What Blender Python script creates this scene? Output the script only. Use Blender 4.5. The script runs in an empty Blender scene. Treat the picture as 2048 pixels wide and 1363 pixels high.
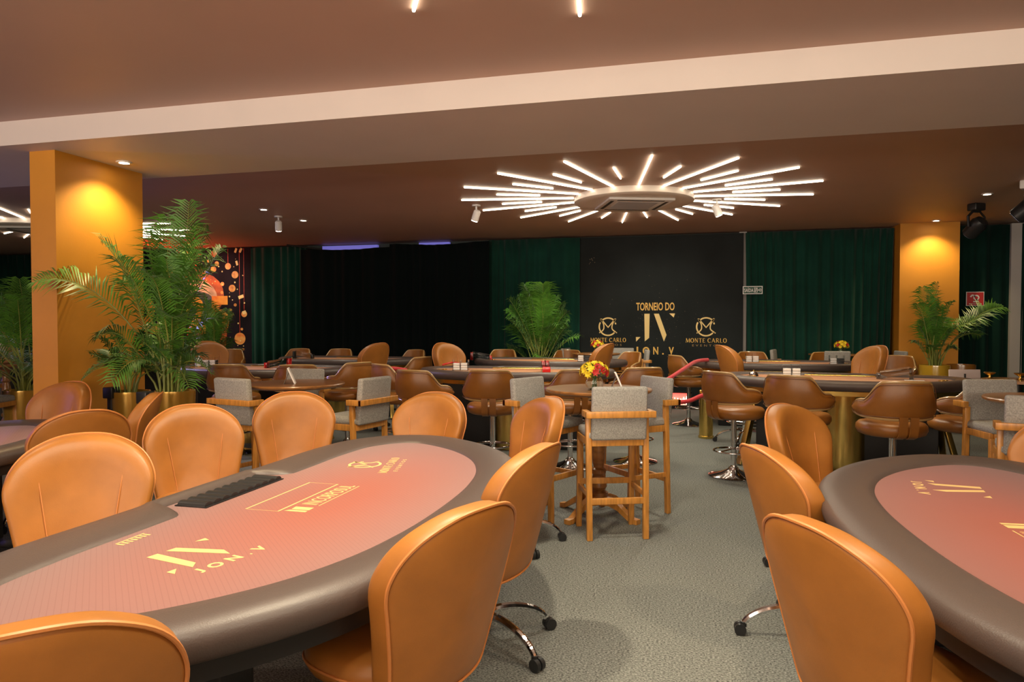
import bpy, math, random
from mathutils import Vector, Matrix
PI = math.pi
SC = bpy.context.scene
COL = SC.collection
random.seed(7)

# ------------------------------------------------------------------ camera
cam_d = bpy.data.cameras.new('camera'); cam_d.sensor_width = 36; cam_d.lens = 36 * 1400 / 2048
cam_d.clip_end = 100
cam = bpy.data.objects.new('camera', cam_d); COL.objects.link(cam)
cam.location = (0, 0, 1.5)
cam.rotation_euler = (math.radians(90 - 1.3707), 0, math.radians(14.463))
SC.camera = cam
# ------------------------------------------------------------------ world, exposure
w = bpy.data.worlds.new('world'); SC.world = w; w.use_nodes = True
w.node_tree.nodes['Background'].inputs[0].default_value = (1.0, .86, .74, 1)
w.node_tree.nodes['Background'].inputs[1].default_value = .06
SC.view_settings.view_transform = 'Standard'; SC.view_settings.look = 'None'
SC.view_settings.gamma = 1; SC.view_settings.use_curve_mapping = False
SC.view_settings.exposure = 0.40
try:
    SC.cycles.use_denoising = True; SC.cycles.max_bounces = 7; SC.cycles.sample_clamp_indirect = 6
    SC.cycles.caustics_reflective = False; SC.cycles.caustics_refractive = False
except Exception: pass

BAR_E = 6.5            # brightness of the light bars
LIGHTS = [              # type, x, y, z, power, colour, size, (aim) or None, spot angle
    # pools from ceiling downlights over the tables
    ('SPOT', -1.3, 2.9, 3.1, 210, (1, .80, .58), .06, (-1.3, 2.9, 0), 105),
    ('SPOT', 1.6, 2.6, 3.1, 130, (1, .74, .50), .06, (1.5, 2.7, 0), 105),
    ('SPOT', -1.2, .9, 3.1, 90, (1, .80, .60), .06, (-1.3, 1.1, 0), 110),
    ('SPOT', -4.4, 2.6, 3.1, 70, (1, .74, .55), .06, (-4.4, 2.6, 0), 110),
    ('SPOT', -2.6, 4.0, 3.1, 120, (1, .74, .45), .06, (-2.9, 3.9, 0), 80),
    ('SPOT', -.5, 4.2, 3.1, 90, (1, .86, .70), .06, (-.5, 4.6, 0), 100),
    ('SPOT', 0.0, 7.3, 3.1, 110, (1, .86, .68), .06, (0.2, 7.2, 0), 120),
    ('SPOT', -2.3, 7.0, 3.1, 90, (1, .80, .60), .06, (-2.3, 7.2, 0), 110),
    ('SPOT', 1.6, 6.8, 3.1, 55, (1, .74, .46), .06, (1.6, 7.0, 0), 110),
    ('SPOT', -5.3, 7.2, 3.1, 80, (1, .80, .62), .06, (-5.3, 7.4, 0), 115),
    ('SPOT', -5.97, 9.9, 3.1, 60, (1, .84, .70), .06, (-5.9, 10.2, 0), 115),
    ('SPOT', -2.2, 11.0, 3.1, 90, (1, .84, .66), .06, (-2.2, 11.0, 0), 115),
    ('SPOT', 1.6, 11.2, 3.1, 60, (1, .80, .60), .06, (1.6, 11.1, 0), 115),
    # light thrown by the sunburst fixtures
    *[('SPOT', -.32 + 1.2 * dx, 1.5 + 1.2 * dy, 3.09, 70, (1, .86, .68), .15, (-.32 + 1.3 * dx, 1.5 + 1.3 * dy, 0), 165) for dx, dy in ((1, 0), (-1, 0), (0, 1), (0, -1))],
    *[('SPOT', -.75 + 1.2 * dx, 9.2 + 1.2 * dy, 3.09, 60, (1, .88, .70), .15, (-.75 + 1.3 * dx, 9.2 + 1.3 * dy, 0), 165) for dx, dy in ((1, 0), (-1, 0), (0, 1), (0, -1))],
    *[('SPOT', -10.45 + 1.2 * dx, 9.3 + 1.2 * dy, 3.09, 60, (1, .88, .74), .15, (-10.45 + 1.3 * dx, 9.3 + 1.3 * dy, 0), 165) for dx, dy in ((1, 0), (-1, 0))],
    # the two pillar downlights
    ('SPOT', -4.88, 5.20, 2.93, 55, (1, .74, .40), .03, (-4.95, 5.15, 0), 125),
    ('SPOT', 3.72, 12.45, 3.12, 60, (1, .74, .40), .03, (3.72, 12.5, 0), 120),
    # added fill panels, unseen behind the camera, aimed up to brighten ceiling and beam
    ('AREA', -3.5, -4.1, 2.1, 270, (1, .80, .66), (7.0, 1.0), (-3.5, -2.6, 3.15), 120),
    ('AREA', 3.8, -4.1, 2.1, 190, (1, .80, .64), (5.0, 1.0), (3.8, -2.6, 3.15), 120),
    # backdrop wash
    ('SPOT', -.65, 11.2, 3.1, 45, (1, .88, .72), .06, (-.65, 13.1, 1.2), 85),
    ('SPOT', -3.0, 11.6, 3.1, 25, (.9, 1, .8), .06, (-2.7, 12.3, .8), 70),
    ('SPOT', -10.2, 11.4, 3.1, 110, (1, .80, .62), .06, (-10.2, 13.1, 1.6), 95),
    # coloured stage lamps off to the left
    ('SPOT', -9.0, 8.6, 2.9, 190, (.36, .28, 1), .10, (-3.8, 5.8, .8), 55),
    ('SPOT', -8.4, 1.5, 2.9, 25, (.50, .32, 1), .10, (-3, 3.8, .8), 60),
    ('SPOT', -9.5, 3.0, 1.2, 70, (.45, .32, 1), .10, (-7.2, 4.0, 3.1), 110),
    ('SPOT', -11.2, 12.2, 2.2, 70, (1, .10, .02), .08, (-10.3, 12.6, 3.15), 120),
    ('SPOT', -12.5, 5.5, 2.0, 60, (.30, .25, 1), .10, (-7.6, 6.2, 3.0), 100),
]
for i, (ty, x, y, z, p, c, s, aim, ang) in enumerate(LIGHTS):
    d = bpy.data.lights.new('lamp_or_fill', ty); d.energy = p
    d.color = (c[0], min(1, c[1] * 1.07), c[2] * 1.04) if c[0] == 1 and c[1] > .7 else c
    if ty == 'AREA': d.shape = 'RECTANGLE'; d.size, d.size_y = s; d.spread = math.radians(ang)
    else: d.shadow_soft_size = s; d.spot_size = math.radians(ang); d.spot_blend = .75
    o = bpy.data.objects.new('lamp_or_fill', d); COL.objects.link(o); o.location = (x, y, z)
    o.rotation_euler = (Vector(aim) - Vector((x, y, z))).to_track_quat('-Z', 'Y').to_euler()

# ------------------------------------------------------------------ materials
VELS = .08
def mat(name, col, rough=.5, metal=0.0, emit=None, es=0, bump=0, bscale=60, var=0, vscale=8, coat=0, sheen=0, trans=0, spec=.5, col2=None, stretch=None, detail=4, alpha=1):
    m = bpy.data.materials.new(name); m.use_nodes = True; nt = m.node_tree; N = nt.nodes; L = nt.links
    b = N['Principled BSDF']
    b.inputs['Base Color'].default_value = (*col, 1); b.inputs['Roughness'].default_value = rough
    b.inputs['Metallic'].default_value = metal; b.inputs['Specular IOR Level'].default_value = spec
    if coat: b.inputs['Coat Weight'].default_value = coat; b.inputs['Coat Roughness'].default_value = .15
    if sheen: b.inputs['Sheen Weight'].default_value = sheen
    if trans: b.inputs['Transmission Weight'].default_value = trans
    if emit: b.inputs['Emission Color'].default_value = (*emit, 1); b.inputs['Emission Strength'].default_value = es
    if bump or var:
        tc = N.new('ShaderNodeTexCoord'); mp = N.new('ShaderNodeMapping'); L.new(tc.outputs['Object'], mp.inputs[0])
        if stretch: mp.inputs['Scale'].default_value = stretch
    if var:
        n = N.new('ShaderNodeTexNoise'); n.inputs['Scale'].default_value = vscale; n.inputs['Detail'].default_value = detail
        L.new(mp.outputs[0], n.inputs['Vector'])
        r = N.new('ShaderNodeMapRange'); r.inputs[1].default_value = .32; r.inputs[2].default_value = .68
        L.new(n.outputs['Fac'], r.inputs[0])
        mx = N.new('ShaderNodeMix'); mx.data_type = 'RGBA'
        c2 = col2 or tuple(max(0, c * (1 - var)) for c in col)
        c1 = col if col2 else tuple(min(1, c * (1 + var)) for c in col)
        mx.inputs[6].default_value = (*c1, 1); mx.inputs[7].default_value = (*c2, 1)
        L.new(r.outputs[0], mx.inputs[0]); L.new(mx.outputs[2], b.inputs['Base Color'])
    if bump:
        n2 = N.new('ShaderNodeTexNoise'); n2.inputs['Scale'].default_value = bscale; n2.inputs['Detail'].default_value = 3
        L.new(mp.outputs[0], n2.inputs['Vector'])
        bp = N.new('ShaderNodeBump'); bp.inputs['Strength'].default_value = bump; bp.inputs['Distance'].default_value = .01
        L.new(n2.outputs['Fac'], bp.inputs['Height']); L.new(bp.outputs[0], b.inputs['Normal'])
    return m

def felt_mat(name, inner, outer, line, ax, ay, freq, lw=.16, strength=.45):
    m = bpy.data.materials.new(name); m.use_nodes = True; nt = m.node_tree; N = nt.nodes; L = nt.links
    b = N['Principled BSDF']; b.inputs['Roughness'].default_value = .8; b.inputs['Specular IOR Level'].default_value = .25
    b.inputs['Sheen Weight'].default_value = .15
    tc = N.new('ShaderNodeTexCoord'); sp = N.new('ShaderNodeSeparateXYZ'); L.new(tc.outputs['Object'], sp.inputs[0])
    def M(op, a, c=None):
        n = N.new('ShaderNodeMath'); n.operation = op
        for i, v in enumerate((a, c)):
            if v is None: continue
            if isinstance(v, (int, float)): n.inputs[i].default_value = v
            else: L.new(v, n.inputs[i])
        return n.outputs[0]
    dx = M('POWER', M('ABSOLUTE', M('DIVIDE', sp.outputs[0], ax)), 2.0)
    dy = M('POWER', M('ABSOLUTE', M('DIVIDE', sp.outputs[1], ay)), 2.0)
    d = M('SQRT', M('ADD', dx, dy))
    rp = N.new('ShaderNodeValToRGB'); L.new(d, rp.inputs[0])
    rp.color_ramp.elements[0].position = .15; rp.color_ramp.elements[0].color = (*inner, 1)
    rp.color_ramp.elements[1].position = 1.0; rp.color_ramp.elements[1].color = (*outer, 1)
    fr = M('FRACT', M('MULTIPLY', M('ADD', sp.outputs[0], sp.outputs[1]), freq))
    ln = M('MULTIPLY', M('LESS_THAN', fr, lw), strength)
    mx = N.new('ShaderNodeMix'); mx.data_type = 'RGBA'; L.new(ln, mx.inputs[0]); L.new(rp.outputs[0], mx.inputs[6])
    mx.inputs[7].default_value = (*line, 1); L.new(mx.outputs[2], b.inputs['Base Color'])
    return m

LEA = mat('orange_leather', (.385, .142, .024), .44, bump=.05, bscale=240, var=.10, vscale=7)
LEA2 = mat('brown_leather', (.27, .098, .016), .36, bump=.08, bscale=220, var=.14, vscale=6)
PIP = mat('tan_piping', (.60, .22, .06), .42)
PIP2 = mat('bronze_piping', (.46, .28, .11), .26, coat=.4)
RAIL = mat('dark_brown_rail_leather', (.085, .060, .052), .42, bump=.12, bscale=220)
DARK = mat('black_lacquer', (.012, .010, .010), .45)
CHROME = mat('polished_chrome', (.78, .78, .80), .08, 1)
BRASS = mat('brushed_brass', (.80, .56, .16), .24, 1, bump=.05, bscale=30, stretch=(1, 1, .05))
GOLDP = mat('gold_ceramic', (.55, .31, .045), .22, .55, coat=.6)
PLAST = mat('black_plastic', (.015, .015, .016), .38)
WOOD = mat('honey_wood', (.55, .235, .045), .38, var=.22, vscale=9, stretch=(6, 6, .8), coat=.2)
WOODD = mat('walnut_wood', (.30, .125, .035), .32, var=.3, vscale=5, stretch=(1, 7, 7), coat=.3)
GREY = mat('grey_linen', (.36, .34, .31), .9, bump=.5, bscale=260, var=.25, vscale=120, spec=.2)
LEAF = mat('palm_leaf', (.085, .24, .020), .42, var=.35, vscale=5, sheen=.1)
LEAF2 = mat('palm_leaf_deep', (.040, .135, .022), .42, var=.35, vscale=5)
STEM = mat('palm_stem', (.24, .27, .05), .5, var=.2, vscale=9)
SOIL = mat('dark_soil', (.03, .02, .012), .95, bump=.6, bscale=60)
MUST = mat('mustard_paint', (.60, .245, .018), .6, bump=.05, bscale=60, var=.04, vscale=3)
CEIL = mat('brown_ceiling_paint', (.54, .365, .28), .55, var=.03, vscale=1.2, bump=.05, bscale=3)
WHITEP = mat('warm_white_paint', (.70, .61, .56), .5, var=.02, vscale=2)
WHITE = mat('white_plastic', (.80, .78, .76), .4)
WALLM = mat('dark_green_wall', (.05, .06, .055), .8)
WALLW = mat('grey_white_wall', (.45, .42, .40), .8)
VELG = mat('green_velvet', (.005, .042, .028), .8, sheen=.12, var=.2, vscale=2, spec=.12)
VELGD = mat('deep_green_velvet', (.003, .022, .016), .85, sheen=.05, var=.2, vscale=2, spec=.12)
VELB = mat('black_velvet', (.002, .005, .005), .9, sheen=.02, spec=.12)
PAPER = mat('white_paper', (.85, .82, .78), .7)
REDP = mat('red_acrylic', (.62, .012, .012), .2, coat=.5)
ROPE = mat('red_velvet_rope', (.60, .015, .025), .6, bump=.5, bscale=120, sheen=.4)
CLEAR = mat('clear_acrylic', (.98, .98, .98), .03, trans=1)
CLEAR.node_tree.nodes['Principled BSDF'].inputs['IOR'].default_value = 1.28
GLASS = mat('clear_glass', (.97, 1, .98), .02, trans=1)
GOLDT = mat('gold_print', (.80, .47, .09), .5)
GOLDL = mat('pale_gold_print', (.86, .62, .24), .5)
GOLDF = mat('table_gold_print', (.72, .50, .20), .55)
BOARD = mat('charcoal_backdrop', (.017, .020, .020), .8, spec=.15, var=.2, vscale=1.3)
GLOW = mat('light_bar', (1, 1, 1), .5, emit=(1, .90, .70), es=BAR_E)
SPOTG = mat('downlight_lens', (1, 1, 1), .5, emit=(1, .85, .65), es=30)
BLUEG = mat('blue_gap_glow', (.2, .2, .9), .5, emit=(.30, .28, 1), es=.25)  # glow of blue-lit wall, put into the strip's own colour
FLAME = mat('flame_glow', (1, .3, .2), .5, emit=(1, .50, .34), es=9)
FLAME2 = mat('ember_glow', (1, .1, .1), .5, emit=(1, .08, .06), es=1.5)
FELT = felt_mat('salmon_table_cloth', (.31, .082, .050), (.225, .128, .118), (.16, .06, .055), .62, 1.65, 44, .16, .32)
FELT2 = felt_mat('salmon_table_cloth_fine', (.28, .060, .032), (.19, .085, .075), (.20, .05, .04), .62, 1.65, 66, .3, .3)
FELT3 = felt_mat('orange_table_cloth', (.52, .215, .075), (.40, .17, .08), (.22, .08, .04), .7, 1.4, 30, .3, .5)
BLUEF = mat('blue_grey_fabric', (.20, .24, .42), .9, bump=.4, bscale=200)
YEL = mat('yellow_petal', (.85, .62, .02), .6); REDF = mat('red_petal', (.50, .02, .015), .6)
SKY = mat('grey_lens', (.2, .22, .3), .15)

# carpet
m = bpy.data.materials.new('grey_carpet'); m.use_nodes = True; nt = m.node_tree; N = nt.nodes; L = nt.links
b = N['Principled BSDF']; b.inputs['Roughness'].default_value = .95; b.inputs['Specular IOR Level'].default_value = .15
tc = N.new('ShaderNodeTexCoord'); mp = N.new('ShaderNodeMapping'); mp.inputs['Scale'].default_value = (95, 150, 95); L.new(tc.outputs['Object'], mp.inputs[0])
n1 = N.new('ShaderNodeTexNoise'); n1.inputs['Scale'].default_value = 1; n1.inputs['Detail'].default_value = 3; n1.inputs['Roughness'].default_value = .7; L.new(mp.outputs[0], n1.inputs['Vector'])
cr = N.new('ShaderNodeValToRGB'); L.new(n1.outputs['Fac'], cr.inputs[0])
cr.color_ramp.elements[0].position = .36; cr.color_ramp.elements[0].color = (.040, .041, .038, 1)
cr.color_ramp.elements[1].position = .66; cr.color_ramp.elements[1].color = (.30, .305, .28, 1)
L.new(cr.outputs[0], b.inputs['Base Color'])
bp = N.new('ShaderNodeBump'); bp.inputs['Strength'].default_value = .7; bp.inputs['Distance'].default_value = .006
L.new(n1.outputs['Fac'], bp.inputs['Height']); L.new(bp.outputs[0], b.inputs['Normal'])
CARPET = m

# ------------------------------------------------------------------ mesh helpers
class MB:
    def __init__(s): s.v = []; s.f = []
    def add(s, vs, fs, M=None):
        o = len(s.v)
        for p in vs:
            p = Vector(p); s.v.append(tuple(M @ p) if M else tuple(p))
        s.f += [tuple(i + o for i in f) for f in fs]; return s
    def box(s, x0, x1, y0, y1, z0, z1, M=None, b=0):
        if b <= 0:
            vs = [(x, y, z) for x in (x0, x1) for y in (y0, y1) for z in (z0, z1)]
            return s.add(vs, [(0, 1, 3, 2), (4, 6, 7, 5), (0, 4, 5, 1), (2, 3, 7, 6), (0, 2, 6, 4), (1, 5, 7, 3)], M)
        b = min(b, (x1 - x0) * .49, (y1 - y0) * .49, (z1 - z0) * .49)
        rings = []
        n = 3
        def rr(x0, x1, y0, y1, r, z):
            out = []
            for cx, cy, a0 in ((x1 - r, y1 - r, 0), (x0 + r, y1 - r, PI / 2), (x0 + r, y0 + r, PI), (x1 - r, y0 + r, 3 * PI / 2)):
                for k in range(n + 1):
                    a = a0 + PI / 2 * k / n; out.append((cx + r * math.cos(a), cy + r * math.sin(a), z))
            return out
        for k in range(n + 1):
            a = PI / 2 * k / n; i = b * (1 - math.sin(a))
            rings.append(rr(x0 + i, x1 - i, y0 + i, y1 - i, max(b - i, 1e-5) if k else 1e-4, z0 + b * (1 - math.cos(a))))
        for k in range(n, -1, -1):
            a = PI / 2 * k / n; i = b * (1 - math.sin(a))
            rings.append(rr(x0 + i, x1 - i, y0 + i, y1 - i, max(b - i, 1e-5) if k else 1e-4, z1 - b * (1 - math.cos(a))))
        return s.loft(rings, True, True, M)
    def loft(s, rings, c0=True, c1=True, M=None, closed=True):
        n = len(rings[0]); vs = [p for r in rings for p in r]; fs = []
        for k in range(len(rings) - 1):
            for i in range(n if closed else n - 1):
                j = (i + 1) % n; fs.append((k * n + i, k * n + j, (k + 1) * n + j, (k + 1) * n + i))
        if c0: fs.append(tuple(reversed(range(n))))
        if c1: fs.append(tuple(range((len(rings) - 1) * n, len(rings) * n)))
        return s.add(vs, fs, M)
    def cyl(s, x, y, z0, z1, r, n=24, r2=None, M=None):
        r2 = r if r2 is None else r2
        return s.loft([[(x + q * math.cos(2 * PI * i / n), y + q * math.sin(2 * PI * i / n), z) for i in range(n)] for q, z in ((r, z0), (r2, z1))], M=M)
    def lathe(s, prof, n=28, x=0, y=0, M=None, caps=True):
        return s.loft([[(x + r * math.cos(2 * PI * i / n), y + r * math.sin(2 * PI * i / n), z) for i in range(n)] for r, z in prof], caps, caps, M)
    def tube(s, pts, r, n=8, closed=False, M=None, flat=1):
        P = [Vector(p) for p in pts]; rings = []; k = len(P); up = None
        for i in range(k):
            a = P[(i - 1) % k] if closed or i else P[i]; c = P[(i + 1) % k] if closed or i < k - 1 else P[i]
            t = (c - a).normalized()
            if up is None:
                up = Vector((0, 0, 1)) if abs(t.z) < .9 else Vector((1, 0, 0))
            side = t.cross(up)
            if side.length < 1e-5: side = t.cross(Vector((0, 1, 0.01)))
            side.normalize(); up = side.cross(t).normalized()
            rr = r[i] if isinstance(r, (list, tuple)) else r
            rings.append([tuple(P[i] + (side * math.cos(2 * PI * j / n) + up * math.sin(2 * PI * j / n) * flat) * rr) for j in range(n)])
        if closed: rings.append(rings[0])
        return s.loft(rings, not closed, not closed, M)
    def bar(s, a, c, wx, wy, up=(0, 0, 1), b=.004):
        a = Vector(a); c = Vector(c); t = (c - a); ln = t.length; t.normalize(); u = Vector(up)
        x = u.cross(t)
        if x.length < 1e-4: x = Vector((1, 0, 0))
        x.normalize(); y = t.cross(x)
        M = Matrix((x, y, t)).transposed().to_4x4(); M.translation = a
        return s.box(-wx / 2, wx / 2, -wy / 2, wy / 2, 0, ln, M, b)
    def sphere(s, x, y, z, r, n=12, m=8, sz=1):
        return s.lathe([(max(r * math.sin(PI * k / m), 1e-4), z - r * sz * math.cos(PI * k / m)) for k in range(m + 1)], n, x, y)
    def prism(s, pts, z0, z1, M=None):
        return s.loft([[(x, y, z0) for x, y in pts], [(x, y, z1) for x, y in pts]], M=M)
    def build(s, name, m, parent=None, smooth=True, ang=35):
        me = bpy.data.meshes.new(name); me.from_pydata(s.v, [], s.f); me.validate(); me.update()
        me.materials.append(m)
        if smooth:
            me.polygons.foreach_set('use_smooth', [True] * len(me.polygons))
            try: me.set_sharp_from_angle(angle=math.radians(ang))
            except Exception: pass
        o = bpy.data.objects.new(name, me); COL.objects.link(o)
        if parent: o.parent = parent
        return o

def catmull(pts, per=6, closed=True):
    n = len(pts); out = []
    rng = range(n) if closed else range(n - 1)
    for i in rng:
        g = lambda k: Vector(pts[k % n]) if closed else Vector(pts[max(0, min(n - 1, k))])
        a, b_, c, d = g(i - 1), g(i), g(i + 1), g(i + 2)
        for k in range(per):
            t = k / per
            out.append(tuple(.5 * ((2 * b_) + (c - a) * t + (2 * a - 5 * b_ + 4 * c - d) * t * t + (3 * b_ - a - 3 * c + d) * t ** 3)))
    if not closed: out.append(tuple(pts[-1]))
    return out

def tag(o, label=None, cat=None, group=None, kind=None):
    if label: o['label'] = label
    if cat: o['category'] = cat
    if group: o['group'] = group
    if kind: o['kind'] = kind
    return o
def thing(name, label, cat, loc=(0, 0, 0), rz=0, group=None):
    o = bpy.data.objects.new(name, None); COL.objects.link(o); o.empty_display_size = .1
    o.location = loc; o.rotation_euler = (0, 0, math.radians(rz)); return tag(o, label, cat, group)
def copy_tree(o, parent=None):
    c = o.copy(); COL.objects.link(c)
    if parent: c.parent = parent
    for ch in o.children: copy_tree(ch, c)
    return c
CACHE = {}
def place(key, maker, label, loc, rz, group=None):
    if key not in CACHE: o = CACHE[key] = maker()
    else: o = copy_tree(CACHE[key])
    o.location = loc if len(loc) == 3 else (*loc, 0); o.rotation_euler = (0, 0, math.radians(rz)); o['label'] = label
    if group: o['group'] = group
    elif 'group' in o.keys(): del o['group']
    return o
def struct(o, label=None): return tag(o, label, None, None, 'structure')

# flat lettering and marks ---------------------------------------------------
def text_mesh(body, size=1.0, sx=1.0, bold=0.0, spacing=1.0, depth=.002):
    cu = bpy.data.curves.new('lettering', 'FONT'); cu.body = body; cu.size = size; cu.align_x = 'CENTER'; cu.align_y = 'CENTER'
    cu.offset = bold; cu.space_character = spacing; cu.extrude = depth / 2; cu.resolution_u = 3
    ob = bpy.data.objects.new('lettering', cu); COL.objects.link(ob)
    bpy.context.view_layer.update()
    me = bpy.data.meshes.new_from_object(ob, depsgraph=bpy.context.evaluated_depsgraph_get())
    bpy.data.objects.remove(ob)
    for v in me.vertices: v.co.x *= sx
    return me
def fit_text(body, x0, x1, y0, y1, bold=0.0, spacing=1.0, depth=.002):
    """lettering filling the rectangle x0..x1, y0..y1 of its own plane"""
    me = text_mesh(body, 1.0, 1.0, bold, spacing, depth)
    xs = [v.co.x for v in me.vertices]; ys = [v.co.y for v in me.vertices]
    ax, bx, ay, by = min(xs), max(xs), min(ys), max(ys)
    mb = MB()
    mb.add([(x0 + (v.co.x - ax) / (bx - ax) * (x1 - x0), y0 + (v.co.y - ay) / (by - ay) * (y1 - y0), v.co.z) for v in me.vertices], [tuple(p.vertices) for p in me.polygons])
    return mb
def stroke(mb, pts, wd, dep=.002, closed=False):
    P = [Vector((p[0], p[1])) for p in pts]; n = len(P); Lr = []; Rr = []
    for i in range(n):
        a = P[(i - 1) % n] if closed or i else P[i]; c = P[(i + 1) % n] if closed or i < n - 1 else P[i]
        t = (c - a).normalized(); nn = Vector((-t.y, t.x)); h = (wd[i] if isinstance(wd, list) else wd) / 2
        Lr.append(P[i] + nn * h); Rr.append(P[i] - nn * h)
    k = n if closed else n - 1
    vs = []; fs = []
    for i in range(n):
        for q in (Lr[i], Rr[i]):
            vs += [(q.x, q.y, 0), (q.x, q.y, dep)]
    for i in range(k):
        a = i * 4; c = ((i + 1) % n) * 4
        fs += [(a + 1, a + 3, c + 3, c + 1), (a, c, c + 2, a + 2), (a, a + 1, c + 1, c), (a + 2, c + 2, c + 3, a + 3)]
    mb.add(vs, fs); return mb
def arc(cx, cy, r, a0, a1, n=20, ry=None):
    return [(cx + r * math.cos(math.radians(a0 + (a1 - a0) * i / n)), cy + (ry or r) * math.sin(math.radians(a0 + (a1 - a0) * i / n))) for i in range(n + 1)]
def mc_logo(mb, cx, cy, r, wd):
    T = lambda pts: [(cx + x * r, cy + y * r) for x, y in pts]
    stroke(mb, T(arc(0, -.05, .98, 38, 142)), wd); stroke(mb, T(arc(-.02, -.05, .98, 150, 318, 30)), wd)
    stroke(mb, T([(-.82, .84), (0, -.12), (.82, .84)]), wd)
    stroke(mb, T(catmull([(-.86, .86), (-.52, .25), (-.50, -.3), (-.78, -.62)], 6, False)), wd * .8)
    stroke(mb, T(catmull([(.86, .86), (.50, .25), (.46, -.3), (.86, -.66)], 6, False)), wd * .8)
    stroke(mb, T([(.80, .42), (.86, .22)]), wd * .9)
    for sx in (-1, 1): stroke(mb, T([(sx * .95 - .05, -.72), (sx * .95 + .05, -.72)]), wd * .8)
SERIF = {  # strokes on a 0..1 box: (points, thick?)
    'M': (1.25, [([(.12, 0), (.2, 1)], 0), ([(.2, 1), (.62, .05)], 1), ([(.62, .05), (1.05, 1)], 0), ([(1.05, 1), (1.13, 0)], 1)], [(.0, .24, 0), (1.0, 1.26, 0), (.06, .22, 1), (1.03, 1.2, 1)]),
    'O': (1.05, [('ring', 1)], []),
    'N': (1.05, [([(.16, 0), (.16, 1)], 0), ([(.16, 1), (.86, 0)], 1), ([(.86, 0), (.86, 1)], 0)], [(.04, .28, 0), (.02, .2, 1), (.74, .98, 1)]),
    'T': (.9, [([(.45, 0), (.45, 1)], 1), ([(.04, .96), (.86, .96)], 0)], [(.3, .6, 0), (.0, .08, .86), (.82, .9, .86)]),
    'E': (.82, [([(.2, 0), (.2, 1)], 1), ([(.1, .96), (.74, .96)], 0), ([(.2, .5), (.6, .5)], 0), ([(.1, .04), (.76, .04)], 0)], [(.7, .76, .85), (.72, .78, .14)]),
    'C': (1.0, [('cee', 1)], [(.80, .88, .80)]),
    'A': (1.05, [([(.08, 0), (.5, 1)], 0), ([(.5, 1), (.95, 0)], 1), ([(.25, .34), (.74, .34)], 0)], [(.0, .2, 0), (.82, 1.07, 0)]),
    'R': (1.0, [([(.2, 0), (.2, 1)], 1), ('bowl', 1), ([(.45, .5), (.92, 0)], 1)], [(.06, .34, 0), (.82, 1.0, 0)]),
    'L': (.82, [([(.2, 0), (.2, 1)], 1), ([(.1, .04), (.76, .04)], 0)], [(.08, .32, 1), (.72, .78, .14)]),
    ' ': (.4, [], []),
}
def serif_text(mb, body, x0, x1, y0, y1):
    tot = sum(SERIF[c][0] + .12 for c in body); k = (x1 - x0) / tot; h = y1 - y0; x = x0
    for c in body:
        wd, st, sf = SERIF[c]; S = lambda p: (x + p[0] * k, y0 + p[1] * h)
        for pts, thick in st:
            tw = (.20 if thick else .09) * k
            if pts == 'ring': stroke(mb, [S(p) for p in arc(.5, .5, .42, 0, 345, 23, .47)], [(.10 + .11 * abs(math.cos(2 * PI * i / 24))) * k for i in range(24)], closed=True)
            elif pts == 'cee': stroke(mb, [S(p) for p in arc(.52, .5, .42, 42, 318, 20, .47)], [(.09 + .12 * abs(math.cos(math.radians(42 + 276 * i / 20)))) * k for i in range(21)])
            elif pts == 'bowl': stroke(mb, [S(p) for p in [(.2, .96), (.5, .96)] + arc(.5, .73, .26, 80, -80, 8, .23) + [(.2, .5)]], .11 * k)
            else: stroke(mb, [S(p) for p in pts], tw)
        for a, c2, yy in sf: stroke(mb, [S((a, yy if yy not in (0, 1) else (.03 if yy == 0 else .97))), S((c2, yy if yy not in (0, 1) else (.03 if yy == 0 else .97)))], .06 * h)
        x += (wd + .12) * k
def poly(mb, pts, dep=.002): mb.prism(pts, 0, dep)
def jv_logo(mb, cx, cy, s):
    T = lambda l: [(cx + (x - 838) * s, cy - (y - 948) * s) for x, y in reversed(l)]
    for l in ([(730, 810), (782, 810), (778, 1050), (735, 1085)], [(823, 810), (872, 810), (947, 1020), (922, 1085)],
              [(972, 808), (1027, 808), (1015, 848)], [(648, 1042), (693, 1042), (650, 1088)]): poly(mb, T(l))

# ------------------------------------------------------------------ room shell
HC = 3.15
X0, X1, Y0, Y1 = -17.0, 8.0, -4.5, 13.3
struct(MB().box(X0, X1, Y0, Y1, -.1, 0).build('floor', CARPET, smooth=False), 'grey flecked carpet floor')
struct(MB().box(X0, X1, Y0, Y1, HC, HC + .1).build('ceiling', CEIL, smooth=False), 'brown painted ceiling')
struct(MB().box(X0 - .1, X1 + .1, Y1, Y1 + .1, 0, HC).build('wall_back', WALLM, smooth=False))
struct(MB().box(X0 - .1, X1 + .1, Y0 - .1, Y0, 0, HC).build('wall_rear', WALLW, smooth=False))
struct(MB().box(X0 - .1, X0, Y0, Y1, 0, HC).build('wall_left', WALLM, smooth=False))
struct(MB().box(X1, X1 + .1, Y0, Y1, 0, HC).build('wall_right', WALLM, smooth=False))
struct(MB().box(X0, X1, 4.53, 5.90, 2.955, HC).build('trim_1', WHITEP, smooth=False), 'wide pale ceiling beam')
struct(MB().box(-5.43, -5.165, 4.74, 5.70, 0, 2.955).build('trim_2', MUST, smooth=False), 'mustard yellow pillar on the left under the beam')
struct(MB().box(3.29, 4.16, 12.75, 13.3, 0, HC).build('trim_3', MUST, smooth=False), 'mustard yellow pillar at the back right')
struct(MB().box(.80, .93, 13.2, 13.29, 0, HC).build('trim_4', WALLW, smooth=False), 'narrow pale wall strip beside the charcoal backdrop')
struct(MB().box(4.98, 5.15, 13.0, 13.29, 0, HC - .02).build('trim_5', WALLW, smooth=False), 'narrow pale wall strip between dark curtains')

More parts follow.
